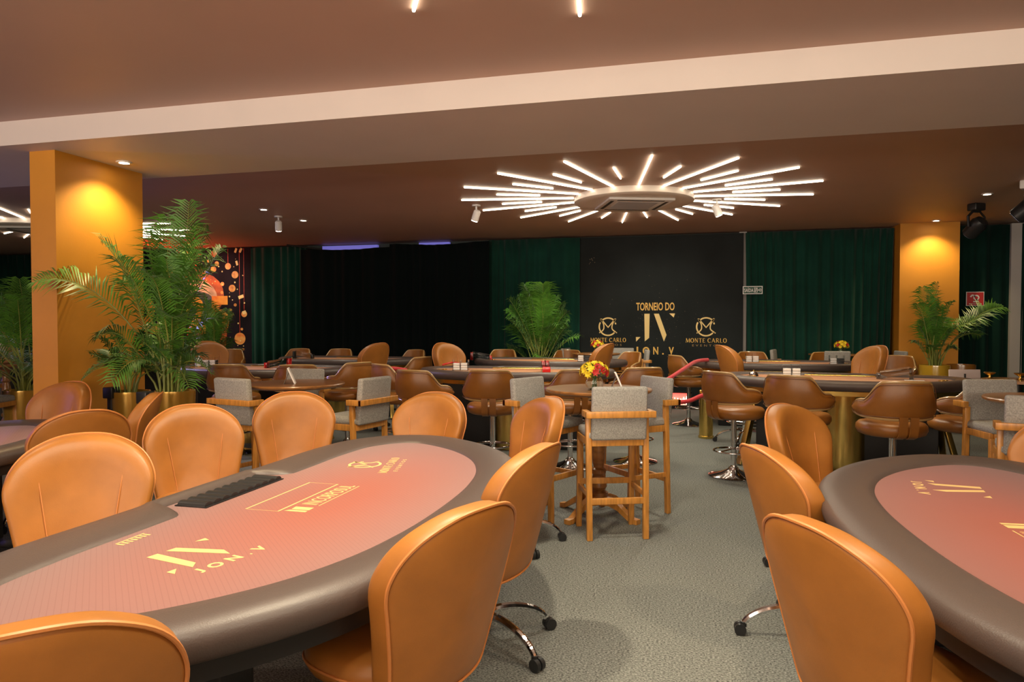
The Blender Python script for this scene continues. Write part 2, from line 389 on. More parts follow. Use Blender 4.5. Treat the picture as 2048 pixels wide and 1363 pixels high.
def curtain(label, x0, x1, y, z0, z1, m, pitch=.16, amp=.05, seed=1, sag=0, name='curtain', gather=0):
    rnd = random.Random(seed); n = int((x1 - x0) / .02) + 1; rows = 9; mb = MB(); ph = []
    p = 0; xs = []
    for i in range(n):
        p += 2 * PI / (pitch * (1 + .35 * math.sin(i * .05 + seed))) * .02; ph.append(p)
        xs.append(x0 + (x1 - x0) * i / (n - 1))
    vs = []
    for k in range(rows):
        t = k / (rows - 1)
        for i in range(n):
            a = amp * (.45 + .55 * (1 - t)) ; u = i / (n - 1)
            zz = z0 + (z1 - z0) * t - (sag * math.sin(PI * u) ** 2 if k == rows - 1 else 0)
            xx = xs[i] + gather * (1 - t) * (u - .5)
            vs.append((xx, y + a * math.sin(ph[i]) + .02 * math.sin(ph[i] * .37 + seed), zz))
    fs = [(k * n + i, k * n + i + 1, (k + 1) * n + i + 1, (k + 1) * n + i) for k in range(rows - 1) for i in range(n - 1)]
    o = mb.add(vs, fs).build(name, m, None, True, 80)
    s = o.modifiers.new('thickness', 'SOLIDIFY'); s.thickness = .008
    return tag(o, label, 'curtain')
curtain('green pleated velvet curtain right of the golden poster', -9.12, -7.75, 13.05, .02, 3.12, VELG, .17, .055, 1)
curtain('long plain black curtain at the back, left half, under the blue strip', -7.80, -5.75, 12.85, .02, 3.03, VELB, .30, .03, 2, .03)
curtain('black curtain at the back, right half, next to the green drape behind the palm', -5.8, -3.75, 12.80, .02, 3.08, VELB, .24, .04, 3, .04)
curtain('green drape behind the palm, left of the charcoal backdrop', -3.82, -2.05, 13.02, .02, 3.12, VELG, .20, .04, 4)
curtain('green pleated curtain between the exit sign and the mustard pillar', .90, 3.28, 13.08, .02, 3.12, VELG, .155, .055, 5, gather=-.12)
curtain('dark green curtain behind the red fire sign, right of the pillar', 4.16, 5.02, 13.05, .02, 3.12, VELGD, .16, .05, 6)
curtain('dark green curtain at the far right edge beyond the pale wall strip', 5.13, 7.9, 12.95, .02, 3.12, VELGD, .17, .05, 7)
curtain('dark curtain on the far left behind the palms', -16.9, -12.35, 13.0, .02, 3.12, VELGD, .20, .05, 8)

# glowing strips standing in for the blue-lit wall gap over the black curtain
t = thing('gap_glow_strip', 'longer thin glowing strip for the blue-lit gap above the black curtain', 'glowing strip', (-6.85, 13.2, 0))
MB().box(-.62, .62, -.04, .04, 3.04, 3.12).build('glow_face', BLUEG, t, False)
t = thing('gap_glow_strip', 'short thin glowing strip for the blue-lit gap above the right part of the black curtain', 'glowing strip', (-5.0, 13.2, 0))
MB().box(-.32, .32, -.04, .04, 3.09, 3.13).build('glow_face', BLUEG, t, False)
tag(MB().tube([(-7.95, 12.6, 3.10), (-7.3, 12.85, 3.02)], .015).build('curtain_rod', DARK), 'short black rod slanting over the green and black curtains', 'rod')

# ------------------------------------------------------------------ backdrop with gold lettering
bd = thing('backdrop', 'tall charcoal backdrop with gold tournament lettering', 'backdrop', (-.60, 13.1, 0))
MB().box(-1.47, 1.47, 0, .04, 0, 3.12).build('panel', BOARD, bd, False)
WM = Matrix.Rotation(PI / 2, 4, 'X')     # XY plane lettering stood upright, facing -Y
def cx(X): return -1.53 + ((X / 4.868 + 1140) - 1216) * .00903 + .60
def cz(Y): return 1.39 - ((Y / 4.868 + 460) - 660) * .0091
def upright(mb, name, m, parent, y=-.003):
    mb.v = [tuple(WM @ Vector(v)) for v in mb.v]
    o = mb.build(name, m, parent, False); o.location.y = y; return o
mb = fit_text('TORNEIO DO', cx(650), cx(1022), cz(780), cz(702), .02); upright(mb, 'heading_lettering', GOLDT, bd)
mb = MB(); jv_logo(mb, cx(838), cz(948), .00185); upright(mb, 'monogram', GOLDL, bd)
for ch, a, c in (('J', 640, 672), ('O', 715, 782), ('N', 818, 868), ('.', 905, 922), ('V', 968, 1018)):
    upright(fit_text(ch, cx(a), cx(c), cz(1212), cz(1137 if ch != '.' else 1197), .03), 'name_letter', GOLDT, bd)
for X, a, c in ((372, 192, 555), (1322, 1130, 1520)):
    mb = MB(); mc_logo(mb, cx(X), cz(935), .165, .026); upright(mb, 'emblem', GOLDL, bd)
    mb = MB(); serif_text(mb, 'MONTE CARLO', cx(a), cx(c), cz(1092), cz(1050)); upright(mb, 'club_lettering', GOLDT, bd)
    mb = fit_text('EVENTOS', cx(X - 130), cx(X + 135), cz(1130), cz(1110), .0, 1.7); upright(mb, 'small_lettering', mat('dull_gold_print', (.34, .22, .08), .6), bd)
mb = MB(); rnd = random.Random(5)
for k in range(90):
    X = rnd.gauss(830, 190); Y = rnd.gauss(900, 190)
    if 150 < X < 1600 and Y < 1350:
        s_ = rnd.uniform(.002, .0045); mb.cyl(cx(X), cz(Y), 0, .001, s_, 6)
for k in range(8): mb.cyl(cx(170 + rnd.uniform(0, 70)), cz(250 + rnd.uniform(0, 60)), 0, .001, .007, 6)
upright(mb, 'gold_specks', mat('speck_print', (.28, .20, .11), .6), bd)

# ------------------------------------------------------------------ golden poster 2025
ps = thing('poster', 'dark wall poster of golden baubles and large golden year numerals', 'poster', (-10.75, 13.1, 0))
PX0, PX1 = -1.62, 1.62
MB().box(PX0, PX1, 0, .04, 0, 3.14).build('panel', mat('night_print', (.012, .008, .012), .8, var=.5, vscale=1.5, spec=.1), ps, False)
def px_(x): return (x - 420) * .01213 + .55      # photo columns to poster metres
def pz_(y): return 1.59 - (y - 640) * .0108
ORB = [mat('orange_bauble_print', (.75, .16, .02), .5, var=.4, vscale=9, col2=(.85, .45, .12)), mat('red_bauble_print', (.60, .045, .015), .5, var=.5, vscale=8),
       mat('amber_bauble_print', (.80, .38, .07), .5, var=.4, vscale=10, col2=(.35, .10, .02))]
def disc(mb, x, z, r, ry=None, rot=0):
    n = 20; mb.prism([(x + r * math.cos(2 * PI * i / n) * math.cos(rot) - (ry or r) * math.sin(2 * PI * i / n) * math.sin(rot), z + r * math.cos(2 * PI * i / n) * math.sin(rot) + (ry or r) * math.sin(2 * PI * i / n) * math.cos(rot)) for i in range(n)], 0, .002)
for x, y, r, k in ((433, 507, 6.5, 1), (462, 533, 6.2, 0), (476, 550, 7, 2), (485, 677, 11.5, 0), (401, 533, 9, 1), (432, 538, 6, 2), (405, 507, 4, 1), (470, 577, 7, 2), (450, 568, 4, 0), (439, 527, 4.5, 2),
                   (421, 522, 2.6, 0), (412, 521, 2.4, 0), (494, 628, 6, 0), (476, 610, 3, 2), (467, 620, 2.4, 2), (489, 658, 2.6, 0), (481, 706, 3, 0), (492, 698, 2, 0), (449, 585, 3, 0), (360, 520, 7, 1), (340, 545, 9, 0), (380, 505, 5, 1)):
    mb = MB(); disc(mb, px_(x), pz_(y), r * .0118, r * .0112); upright(mb, 'bauble_print', ORB[k], ps)
    if r > 5.5 and k != 2:
        mb = MB(); stroke(mb, [(px_(x), pz_(y - r)), (px_(x), 3.12)], .008); upright(mb, 'cord_print', ORB[1], ps)
mb = MB()                                       # pale moon behind a fiery rim
disc(mb, px_(402), pz_(590), .62, .50); upright(mb, 'fire_rim_print', mat('fire_print', (.62, .12, .015), .6, var=.8, vscale=4, col2=(.15, .02, .01)), ps, -.002)
mb = MB(); disc(mb, px_(396), pz_(597), .53, .42); upright(mb, 'moon_print', mat('moon_print', (.55, .33, .20), .6, var=.4, vscale=4), ps, -.005)
mb = MB(); disc(mb, px_(400), pz_(612), .45, .32); upright(mb, 'sky_print', mat('dusk_print', (.04, .05, .05), .6, var=.6, vscale=8), ps, -.008)
NUM = mat('golden_numeral_print', (.85, .42, .05), .45, var=.6, vscale=3.2, col2=(.55, .09, .01))
for ch, a, c in (('2', 268, 312), ('0', 322, 366), ('2', 374, 416), ('5', 424, 464)):
    upright(fit_text(ch, px_(a), px_(c), pz_(668), pz_(592), .045), 'year_numeral', NUM, ps, -.012)
mb = MB(); mb.prism([(px_(376), pz_(671)), (px_(376), pz_(661)), (px_(404), pz_(655)), (px_(404), pz_(671))], 0, .002); upright(mb, 'ribbon_print', mat('ribbon_print', (.60, .05, .01), .5, var=.5, vscale=5), ps, -.015)
mb = MB(); mb.prism([(px_(436), pz_(700)), (px_(446), pz_(668)), (px_(462), pz_(640)), (px_(456), pz_(700))], 0, .002); upright(mb, 'ribbon_print', mat('streamer_print', (.45, .06, .015), .5, var=.6, vscale=4), ps, -.015)
upright(fit_text('NEW YEAR', px_(366), px_(450), pz_(692), pz_(682), .0), 'greeting_lettering', GOLDL, ps, -.016)
mb = MB(); rnd = random.Random(3)
for k in range(80):
    x = rnd.uniform(330, 498); y = rnd.uniform(498, 712); s_ = rnd.uniform(.006, .018); disc(mb, px_(x), pz_(y), s_)
for x, y, w_, h_, a in ((488, 594, .13, .07, .3), (478, 502, .05, .10, -.4), (488, 502, .05, .10, -.5), (480, 527, .05, .10, .3), (494, 625, .09, .07, .3), (415, 545, .05, .12, -.3)):
    c_, s_ = math.cos(a), math.sin(a); X, Z = px_(x), pz_(y)
    mb.prism([(X + u * w_ / 2 * c_ - v * h_ / 2 * s_, Z + u * w_ / 2 * s_ + v * h_ / 2 * c_) for u, v in ((-1, -1), (1, -1), (1, 1), (-1, 1))], 0, .002)
upright(mb, 'confetti_print', GOLDL, ps, -.004)

# ------------------------------------------------------------------ signs and fireplace
sg = thing('exit_sign', 'small green sign reading SAÍDA hung on the curtain by the backdrop', 'sign', (1.02, 13.0, 2.10))
MB().box(-.165, .165, 0, .01, -.07, .07).build('border', WHITE, sg, False)
MB().box(-.152, .152, -.003, 0, -.057, .057).build('panel', mat('sign_green', (.01, .07, .04), .5), sg, False)
upright(fit_text('SAÍDA', -.142, .012, -.035, .045, .01), 'lettering', WHITE, sg, -.005)
mb = MB(); stroke(mb, [(.03, -.04), (.03, .04), (.075, .04), (.075, -.04)], .010, closed=True)
stroke(mb, [(.04, -.03), (.055, 0), (.05, .02), (.065, .03)], .012); stroke(mb, [(.085, 0), (.14, 0)], .018)
poly(mb, [(.118, -.035), (.15, 0), (.118, .035)]); upright(mb, 'arrow_symbol', WHITE, sg, -.005)
sg = thing('fire_sign', 'square red fire alarm sign on the dark curtain right of the pillar', 'sign', (4.47, 12.985, 1.915))
MB().box(-.13, .13, 0, .01, -.115, .115).build('border', WHITE, sg, False)
MB().box(-.12, .12, -.003, 0, -.105, .105).build('panel', mat('sign_red', (.50, .02, .02), .5), sg, False)
mb = MB(); disc(mb, .015, .02, .045); stroke(mb, catmull([(-.07, .03), (-.04, .06), (0, .03), (.02, -.03)], 5, False), .022); stroke(mb, [(-.03, -.045), (.05, -.045)], .02)
for k in range(6): stroke(mb, [(-.09 + k * .032, -.082), (-.07 + k * .032, -.082)], .012)
upright(mb, 'bell_symbol', WHITE, sg, -.005)
mb = MB(); disc(mb, .015, .02, .024); upright(mb, 'symbol_ring', mat('sign_red_ring', (.50, .02, .02), .5), sg, -.008)

fp = thing('fireplace_heater', 'low black fireplace glowing pink at the foot of the backdrop', 'fireplace', (-.30, 12.86, 0))
mb = MB(); mb.box(-.30, .30, -.14, .14, .0, .07); mb.box(-.30, .30, .10, .14, .07, .30); mb.box(-.30, -.27, -.14, .14, .07, .30); mb.box(.27, .30, -.14, .14, .07, .30); mb.box(-.30, .30, -.14, .14, .28, .31)
mb.build('body', DARK, fp, False)
rnd = random.Random(2)
for k in range(9):
    x = -.21 + .052 * k; h_ = rnd.uniform(.06, .15)
    MB().lathe([(.002, .07), (.026, .09), (.030, .13), (.016, .07 + h_ * .7), (.002, .07 + h_)], 10, x, rnd.uniform(-.03, .05)).build('flame', FLAME, fp)
MB().box(-.26, .26, .085, .099, .07, .27).build('ember_panel', FLAME2, fp, False)

# ------------------------------------------------------------------ ceiling fixtures
def sunburst(label, x, y, a0=-80.8, R=2.25):
    t = thing('sunburst_chandelier', label, 'ceiling light', (x, y, HC))
    prof = [(.70, -.001), (.755, -.001), (.765, -.04), (.765, -.075), (.75, -.085), (.60, -.085), (.3, -.085), (.001, -.085)]
    MB().lathe(prof, 64).build('canopy_ring', mat('fixture_white', (.82, .74, .66), .45) if 'fixture_white' not in bpy.data.materials else bpy.data.materials['fixture_white'], t)
    for k in range(32):
        a = math.radians(a0 + 11.25 * k); r0, r1 = (.768, R) if k % 2 == 0 else (1.22, 1.78)
        M = Matrix.Rotation(a, 4, 'Z')
        MB().box(r0, r1, -.009, .009, -.020, -.001, M, .007).build('light_bar', GLOW, t, False)
    ac = MB(); ac.box(-.42, .42, -.42, .42, -.115, -.0851, Matrix.Rotation(.35, 4, 'Z'), .012); aco = ac.build('air_conditioner_panel', WHITE, t)
    g = MB()
    for s in range(4):
        M = Matrix.Rotation(.35 + s * PI / 2, 4, 'Z'); g.box(-.30, .30, .33, .37, -.118, -.114, M)
    g.build('air_slot', DARK, aco, False)
    g = MB()
    M = Matrix.Rotation(.35, 4, 'Z')
    for k in range(14): g.box(-.26, .26, -.26 + k * .04, -.245 + k * .04, -.119, -.113, M)
    g.build('intake_grille', mat('grille_grey', (.35, .32, .30), .5) if 'grille_grey' not in bpy.data.materials else bpy.data.materials['grille_grey'], aco, False)
    return t
sunburst('sunburst ceiling light with air conditioner panel over the far poker tables', -.75, 9.2)
sunburst('sunburst ceiling light at the top edge over the near tables', -.32, 1.5, 96.9)
sunburst('sunburst ceiling light seen past the left pillar', -10.45, 9.3, -80)

def downlight(x, y, z, label):
    t = thing('downlight', label, 'ceiling light', (x, y, z))
    MB().lathe([(.045, -.001), (.065, -.001), (.065, -.010), (.045, -.012)], 24, caps=False).build('trim_ring', WHITE, t)
    MB().cyl(0, 0, -.006, -.001, .045, 20).build('lens', SPOTG, t)
downlight(-4.95, 5.25, 2.955, 'lit round downlight in the beam beside the left pillar')
downlight(3.74, 12.5, HC, 'lit round downlight above the far mustard pillar')
downlight(-5.97, 8.88, HC, 'lit round downlight left of the white spot lamp by the black curtain')
downlight(-5.99, 9.97, HC, 'lit small downlight right of the white spot lamp by the black curtain')
downlight(3.60, 10.12, HC, 'small lit downlight between the hanging stage lamps')
def track_spot(x, y, label, rz=0):
    t = thing('spot_lamp', label, 'spot light', (x, y, HC), rz)
    MB().cyl(0, 0, -.02, -.001, .06, 20).build('ceiling_plate', WHITE, t)
    MB().tube([(0, 0, -.02), (0, 0, -.08)], .012).build('arm', WHITE, t)
    M = Matrix.Translation((0, 0, -.14)) @ Matrix.Rotation(.45, 4, 'X')
    MB().lathe([(.03, -.085), (.052, -.08), (.05, .05), (.035, .07), (.01, .075)], 20, M=M).build('lamp_head', WHITE, t)
    MB().cyl(0, 0, -.088, -.084, .042, 20, M=M).build('lens', SPOTG, t)
track_spot(-6.14, 9.51, 'white swivel spot lamp on the ceiling before the black curtain', 30)
track_spot(-2.91, 9.3, 'white swivel spot lamp at the left of the central sunburst', 60)
track_spot(.30, 9.66, 'white swivel spot lamp among the right bars of the sunburst', -60)
def moving_head(x, y, label, rz, plate=PLAST, drop=0):
    t = thing('stage_lamp', label, 'stage light', (x, y, HC), rz)
    MB().box(-.09, .09, -.07, .07, -.10 - drop, -.001, b=.015).build('bracket', plate, t)
    mb = MB(); mb.tube([(-.13, 0, -.32 - drop), (-.14, 0, -.18 - drop), (-.06, 0, -.11 - drop), (.06, 0, -.11 - drop), (.14, 0, -.18 - drop), (.13, 0, -.32 - drop)], .018); mb.build('yoke', PLAST, t)
    M = Matrix.Translation((0, 0, -.32 - drop)) @ Matrix.Rotation(.9, 4, 'X')
    MB().lathe([(.05, -.15), (.095, -.14), (.10, -.02), (.11, .06), (.08, .12), (.03, .14)], 22, M=M).build('lamp_head', PLAST, t)
    MB().cyl(0, 0, -.155, -.149, .075, 20, M=M).build('lens', SKY, t)
moving_head(3.75, 10.9, 'black stage lamp hanging in front of the far mustard pillar', 30)
moving_head(3.72, 9.3, 'black stage lamp under a white bracket at the right edge', 60, WHITE)

# ------------------------------------------------------------------ poker tables
OUT = [(-.72, 0), (-.72, .55), (-.72, .97), (-.665, 1.33), (-.46, 1.60), (-.15, 1.66), (.20, 1.46), (.47, 1.15), (.63, .8), (.705, .42)]
def outline(sx, sy):
    half = OUT[1:]; full = [OUT[0]] + half + [(.725, 0)] + [(x, -y) for x, y in reversed(half)]
    return [(x * sx, y * sy) for x, y, *_ in catmull([(a, c, 0) for a, c in full], 24)]
def offset(pts, d):
    n = len(pts); out = []
    for i in range(n):
        a = Vector(pts[i - 1]); c = Vector(pts[(i + 1) % n]); t = (c - a).normalized(); nn = Vector((t.y, -t.x))
        # the outline runs clockwise, so this normal points inward
        dd = d[i] if isinstance(d, list) else d
        out.append((pts[i][0] + nn.x * dd, pts[i][1] + nn.y * dd))
    return out
def sstep(a, c, x):
    t = max(0, min(1, (x - a) / (c - a))); return t * t * (3 - 2 * t)
def poker_parts(t, sx, sy, zr, felt, low=True):
    O = outline(sx, sy); n = len(O)
    A = sum(O[i][0] * O[(i + 1) % n][1] - O[(i + 1) % n][0] * O[i][1] for i in range(n))
    if A > 0: O = O[::-1]
    wd = []
    for x, y in O:
        w_ = .245
        if x < 0: w_ = .085 + .16 * math.sqrt(max(0, 1 - max(0, min(1, (.44 - abs(y) / sy) / .10)) ** 2))
        wd.append(w_ * (.82 if not low else 1))
    prof = [(.30, -.10), (.10, -.098), (.03, -.085), (0, -.055), (.02, -.025), (.12, -.006), (.35, 0), (.62, -.003), (.85, -.012), (.97, -.024), (1.0, -.040)]
    rings = []
    for f, dz in prof:
        p = offset(O, [w_ * f for w_ in wd])
        rings.append([(x, y, zr + dz * (1.0 if low else 1.05)) for x, y in p])
    MB().loft(rings + [rings[0]], False, False).build('padded_rail', RAIL, t, True, 60)
    inner = offset(O, [w_ * .93 for w_ in wd])
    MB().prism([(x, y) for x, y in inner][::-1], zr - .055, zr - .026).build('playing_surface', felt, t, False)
    under = offset(O, .05); under2 = offset(O, .09)
    return O, under, under2
def low_table(label, x, y, rz, felt, kind, dx=0.0):
    t = thing('poker_table', label, 'poker table', (x, y, 0), rz, None)
    zr = .76; O, un, _ = poker_parts(t, 1, 1, zr, felt)
    MB().prism(un[::-1], zr - .16, zr - .085).build('apron', DARK, t, False)
    for s in (-1, 1):
        mb = MB(); mb.box(-.10, .10, s * .85 - .09, s * .85 + .09, .05, zr - .16, b=.01); mb.box(-.36, .36, s * .85 - .07, s * .85 + .07, 0, .05, b=.01)
        mb.build('pedestal', DARK, t)
    # dealer's chip tray : a rack of dark round channels
    tr = MB(); x0, x1 = -.60, -.465
    tr.box(x0 - .01, x1 + .01, -.285, .285, zr - .0255, zr - .0215)
    tray = tr.build('chip_tray', PLAST, t, False)
    for k in range(10):
        yy = -.255 + k * .0567; pts = []
        for i in range(9):
            a = PI * i / 8; pts.append((yy - .026 * math.cos(a), zr - .0215 + .016 * math.sin(a)))
        MB().loft([[(x0, p[0], p[1]) for p in pts], [(x1, p[0], p[1]) for p in pts]]).build('chip_channel', PLAST, tray, True, 60)
    zf = zr - .0258
    # printed marks; text runs along +Y, top toward -X
    R = Matrix.Rotation(PI / 2, 4, 'Z')
    def lay(mb, name, cxx, cyy, rot=0, m=GOLDF):
        M = Matrix.Translation((cxx + dx, cyy, zf)) @ Matrix.Rotation(math.radians(rot), 4, 'Z') @ R
        mb.v = [tuple(M @ Vector((v[0], v[1], v[2] * .3 + .0002))) for v in mb.v]
        return mb.build(name, m, t, False)
    def border(mb, w_, h_, s=.008): stroke(mb, [(-w_, -h_), (w_, -h_), (w_, h_), (-w_, h_)], s, closed=True)
    mb = MB(); border(mb, .25, .075); lay(mb, 'printed_frame', -.215, 0)
    mb = fit_text('INCORPOSUL', -.12, .24, -.035, .035, .0); lay(mb, 'printed_sponsor_name', -.075, 0)
    mb = MB(); poly(mb, [(-.235, -.05), (-.215, -.05), (-.215, .03), (-.235, .045)]); poly(mb, [(-.205, -.05), (-.165, -.05), (-.165, .035), (-.205, .03)]); stroke(mb, [(-.13, -.052), (.24, -.052)], .005)
    lay(mb, 'printed_sponsor_mark', -.075, 0)
    for yy, what in ((kind[0], 'jv'), (kind[1], 'mc')):
        sgn = 1 if yy > 0 else -1
        if what == 'jv':
            mb = MB(); jv_logo(mb, 0, .0, .00078); lay(mb, 'printed_monogram', -.11, yy, sgn * 12)
            for ch, a, c in (('J', -.135, -.115), ('O', -.09, -.04), ('N', -.015, .03), ('.', .06, .068), ('V', .095, .14)):
                mb = fit_text(ch, a, c, -.025, .022 if ch != '.' else -.015, .03); lay(mb, 'printed_letter', .045, yy, sgn * 12)
        else:
            mb = MB(); mc_logo(mb, 0, 0, .085, .014); lay(mb, 'printed_emblem', -.235, yy - sgn * .02, sgn * 14)
            mb = MB(); serif_text(mb, 'MONTE CARLO', -.21, .21, -.024, .024); lay(mb, 'printed_club_name', -.095, yy, sgn * 14)
            mb = fit_text('EVENTOS', -.16, .16, -.011, .011, 0, 1.7); lay(mb, 'printed_club_subtitle', -.035, yy + sgn * .01, sgn * 14)
    mb = MB(); rr = random.Random(4)
    for k in range(7): stroke(mb, [(-.07 + k * .02, -.014), (-.07 + k * .02, .014)], .009)
    stroke(mb, [(-.07, .022), (.06, .022)], .006); lay(mb, 'printed_small_mark', -.42, -.70)
    return t
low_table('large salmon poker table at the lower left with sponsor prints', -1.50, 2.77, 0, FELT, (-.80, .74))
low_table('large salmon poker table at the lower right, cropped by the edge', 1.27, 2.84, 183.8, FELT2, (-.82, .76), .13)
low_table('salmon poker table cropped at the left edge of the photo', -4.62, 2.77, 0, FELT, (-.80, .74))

def high_table_maker():
    t = thing('casino_table', '', 'poker table', group=None)
    zr = .95; sx, sy = .90, .745
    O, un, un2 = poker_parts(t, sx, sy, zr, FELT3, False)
    MB().prism(un2[::-1], zr - .155, zr - .10).build('brass_apron', BRASS, t, False)
    MB().box(-.12, .18, -.85, .85, 0, zr - .155, b=.01).build('cabinet', DARK, t)
    MB().cyl(.10, 0, 0, zr - .155, .21, 40).build('brass_column', BRASS, t)
    for s in (-1, 1):
        mb = MB(); mb.bar((.05, s * .86, zr - .20), (.30, s * 1.02, .01), .06, .03); mb.bar((.05, s * .86, zr - .20), (-.25, s * .98, .01), .06, .03)
        mb.build('splayed_leg', BRASS, t)
    mb = MB(); mb.box(-.60, -.44, -.36, .36, zr - .0255, zr - .012, b=.004); mb.build('tray_cover', BRASS, t)
    zf = zr - .0255; mb = MB()
    for k in range(-3, 4):
        stroke(mb, [(.30 - .02 * k * k + dx, k * .22 + dy) for dx, dy in ((-.05, -.07), (.05, -.07), (.05, .07), (-.05, .07))], .008, closed=True)
    stroke(mb, [(.1 - .04 * (k / 6) ** 2, k * .12) for k in range(-6, 7)], .02)
    mb.v = [(x, y, zf + z * .3 + .0002) for x, y, z in mb.v]; mb.build('printed_betting_boxes', mat('cream_print', (.75, .55, .35), .6), t, False)
    for yy in (-.93, .90):
        mb = MB()
        for dx, dy in ((0, 0), (.07, .03), (-.06, .04)): mb.cyl(dx, yy + dy, zr - .0255, zr - .012, .028, 18)
        mb.build('cup_holder', BRASS, t)
    return t
G_HT = None
def high_table(label, x, y, rz): return place('ht', high_table_maker, label, (x, y), rz - 90)
high_table('casino table with brass apron and column, right, seen between tan stools', 1.53, 7.97, -6.5)
high_table('casino table with brass column in the middle beyond the round pub table', -2.14, 8.34, 3.2)
high_table('casino table at the back centre in front of the palm and green drape', -2.22, 10.75, -2.6)
high_table('casino table on the left beyond the round wooden table without flowers', -5.52, 7.97, 0)
high_table('casino table at the back left before the green curtain and black curtain', -5.60, 10.5, 0)
high_table('casino table at the back right, the red rope lying on its end', 1.23, 10.95, 0)
high_table('casino table mostly hidden behind the big palm, far left back', -9.6, 10.2, 0)

# ------------------------------------------------------------------ orange poker chairs
def back_outline(W=.275, H=.60):
    h = [(0, 0), (.15, .002), (.195, .02), (.212, .07), (.232, .18), (.255, .29), (.273, .375), (.270, .435), (.242, .498), (.188, .550), (.10, .590), (0, .60)]
    pts = [(x * W / .275, z * H / .60, 0) for x, z in h]
    full = pts + [(-x, z, 0) for x, z, _ in reversed(pts[1:-1])]
    return [(x, z) for x, z, _ in catmull(full, 4)]
def poker_chair_maker(lift=0.0, tall=False):
    def f():
        t = thing('tall_dealer_chair' if tall else 'poker_chair', '', 'chair')
        zb = .335 + lift; W, H = .280, .60
        BO = back_outline(W, H); n = len(BO); c0 = (0, .30)
        def P(x, z, y):
            yy = y - .245 + .95 * x * x - .27 * (z - .33)
            return (x, yy, zb + z)
        rings = []
        for s, y in ((.02, -.058), (.5, -.057), (.85, -.054), (.95, -.050), (.985, -.045), (1.0, -.037), (1.0, -.01), (1.0, .018), (.99, .034), (.965, .047), (.92, .056), (.80, .062), (.66, .055), (.45, .046), (.25, .042), (.02, .042)):
            rings.append([P(x * s, c0[1] + (z - c0[1]) * s, y) for x, z in BO])
        bk = MB().loft(rings).build('backrest', LEA, t, True, 70)
        MB().tube([P(x * 1.004, c0[1] + (z - c0[1]) * 1.004, -.046) for x, z in BO], .0058, 6, True).build('piping', PIP, bk)
        mb = MB()
        for s in (-1, 1):
            mb.tube([P(s * (.165 - .065 * k / 8), .50 - .44 * k / 8, .0505 + .0035 * math.sin(PI * k / 8)) for k in range(9)], .0022, 5)
        mb.build('seam', PIP, bk)
        def sup(a, c, n_=28, e=2.8):
            out = []
            for i in range(n_):
                q = 2 * PI * i / n_; cc, ss = math.cos(q), math.sin(q)
                out.append((a * math.copysign(abs(cc) ** (2 / e), cc), c * math.copysign(abs(ss) ** (2 / e), ss) + .075))
            return out
        rings = []
        for a, dz in ((.80, 0), (.95, .008), (1, .035), (1, .06), (.965, .085), (.88, .10), (.6, .108), (.02, .110)):
            rings.append([(x * a, y * a + .02 * (1 - a), .355 + lift + dz) for x, y in sup(.255, .225)])
        st = MB().loft(rings).build('seat', LEA, t, True, 70)
        MB().tube([(x, y, .403 + lift) for x, y in sup(.257, .227, 40)], .005, 6, True).build('piping', PIP, st)
        MB().bar((0, -.02, .338 + lift), (0, -.17, .342 + lift), .14, .02, (0, 0, 1)).build('back_bracket', LEA2, t)
        mb = MB(); mb.cyl(0, 0, .13, .30, .030, 16); mb.cyl(0, 0, .28, .355 + lift, .017, 12); mb.box(-.1, .1, -.08, .08, .335 + lift, .357 + lift, b=.006); mb.build('gas_lift', CHROME, t)
        R = .35
        for k in range(5):
            a = 2 * PI * k / 5 + .6
            pts = [(math.cos(a) * r, math.sin(a) * r, z) for r, z in ((.0, .14), (.08, .155), (.17, .15), (.26, .125), (.32, .09), (R, .055))]
            lg = MB().tube(catmull(pts, 3, False), [.020 - .006 * i / 15 for i in range(16)], 8).build('leg', CHROME, t)
            ca, sa = math.cos(a), math.sin(a); mb = MB()
            for s in (-1, 1):
                M = Matrix.Translation((ca * (R + .015), sa * (R + .015), .028)) @ Matrix.Rotation(a, 4, 'Z') @ Matrix.Rotation(PI / 2, 4, 'X')
                mb.cyl(0, 0, .004 if s > 0 else -.024, .024 if s > 0 else -.004, .028, 16, M=M)
            mb.cyl(ca * R, sa * R, .04, .065, .016, 12); mb.build('caster', PLAST, lg)
        if tall:
            MB().tube([(.21 * math.cos(2 * PI * i / 28), .21 * math.sin(2 * PI * i / 28), .26) for i in range(28)], .010, 8, True).build('foot_ring', CHROME, t)
            mb = MB()
            for k in range(3): mb.tube([(0, 0, .26), (.21 * math.cos(2.1 * k), .21 * math.sin(2.1 * k), .26)], .007, 6)
            mb.build('ring_spoke', CHROME, t)
        return t
    return f
def pchair(label, x, y, rz, lift=0.0, group=None): return place(('pc', lift), poker_chair_maker(lift), label, (x, y), rz, group)
def tchair(label, x, y, rz, lift=.30, group=None): return place(('tc', lift), poker_chair_maker(lift, True), label, (x, y), rz, group)
def back_at(x, y, rz, d=.33):
    a = math.radians(rz); return x - math.sin(a) * d, y + math.cos(a) * d
def pback(label, x, y, rz, lift=0.0):
    """poker chair whose back's rear face centre stands at x, y"""
    cx_, cy_ = back_at(x, y, rz); return pchair(label, cx_, cy_, rz, lift)
pback('nearest orange chair showing its back, right side of the left poker table', -.62, 2.00, 67, .02)
pback('orange chair behind the nearest one, second along the right side of the left table', -.63, 3.05, 78, .03)
pback('orange chair turned toward the camera at the far right end of the left table', -.96, 4.84, 132, .05)
pback('orange chair facing the camera at the far end of the left table', -1.87, 4.95, 177, .05)
pback('orange chair facing the camera in front of the wooden table without flowers', -2.80, 4.52, 212, .07)
pback('orange chair on the dealer side of the left table, under the palm pots', -3.02, 3.72, 226, .06)
pback('large orange chair on the dealer side of the left table, nearest of that side', -2.64, 2.55, 221, .07)
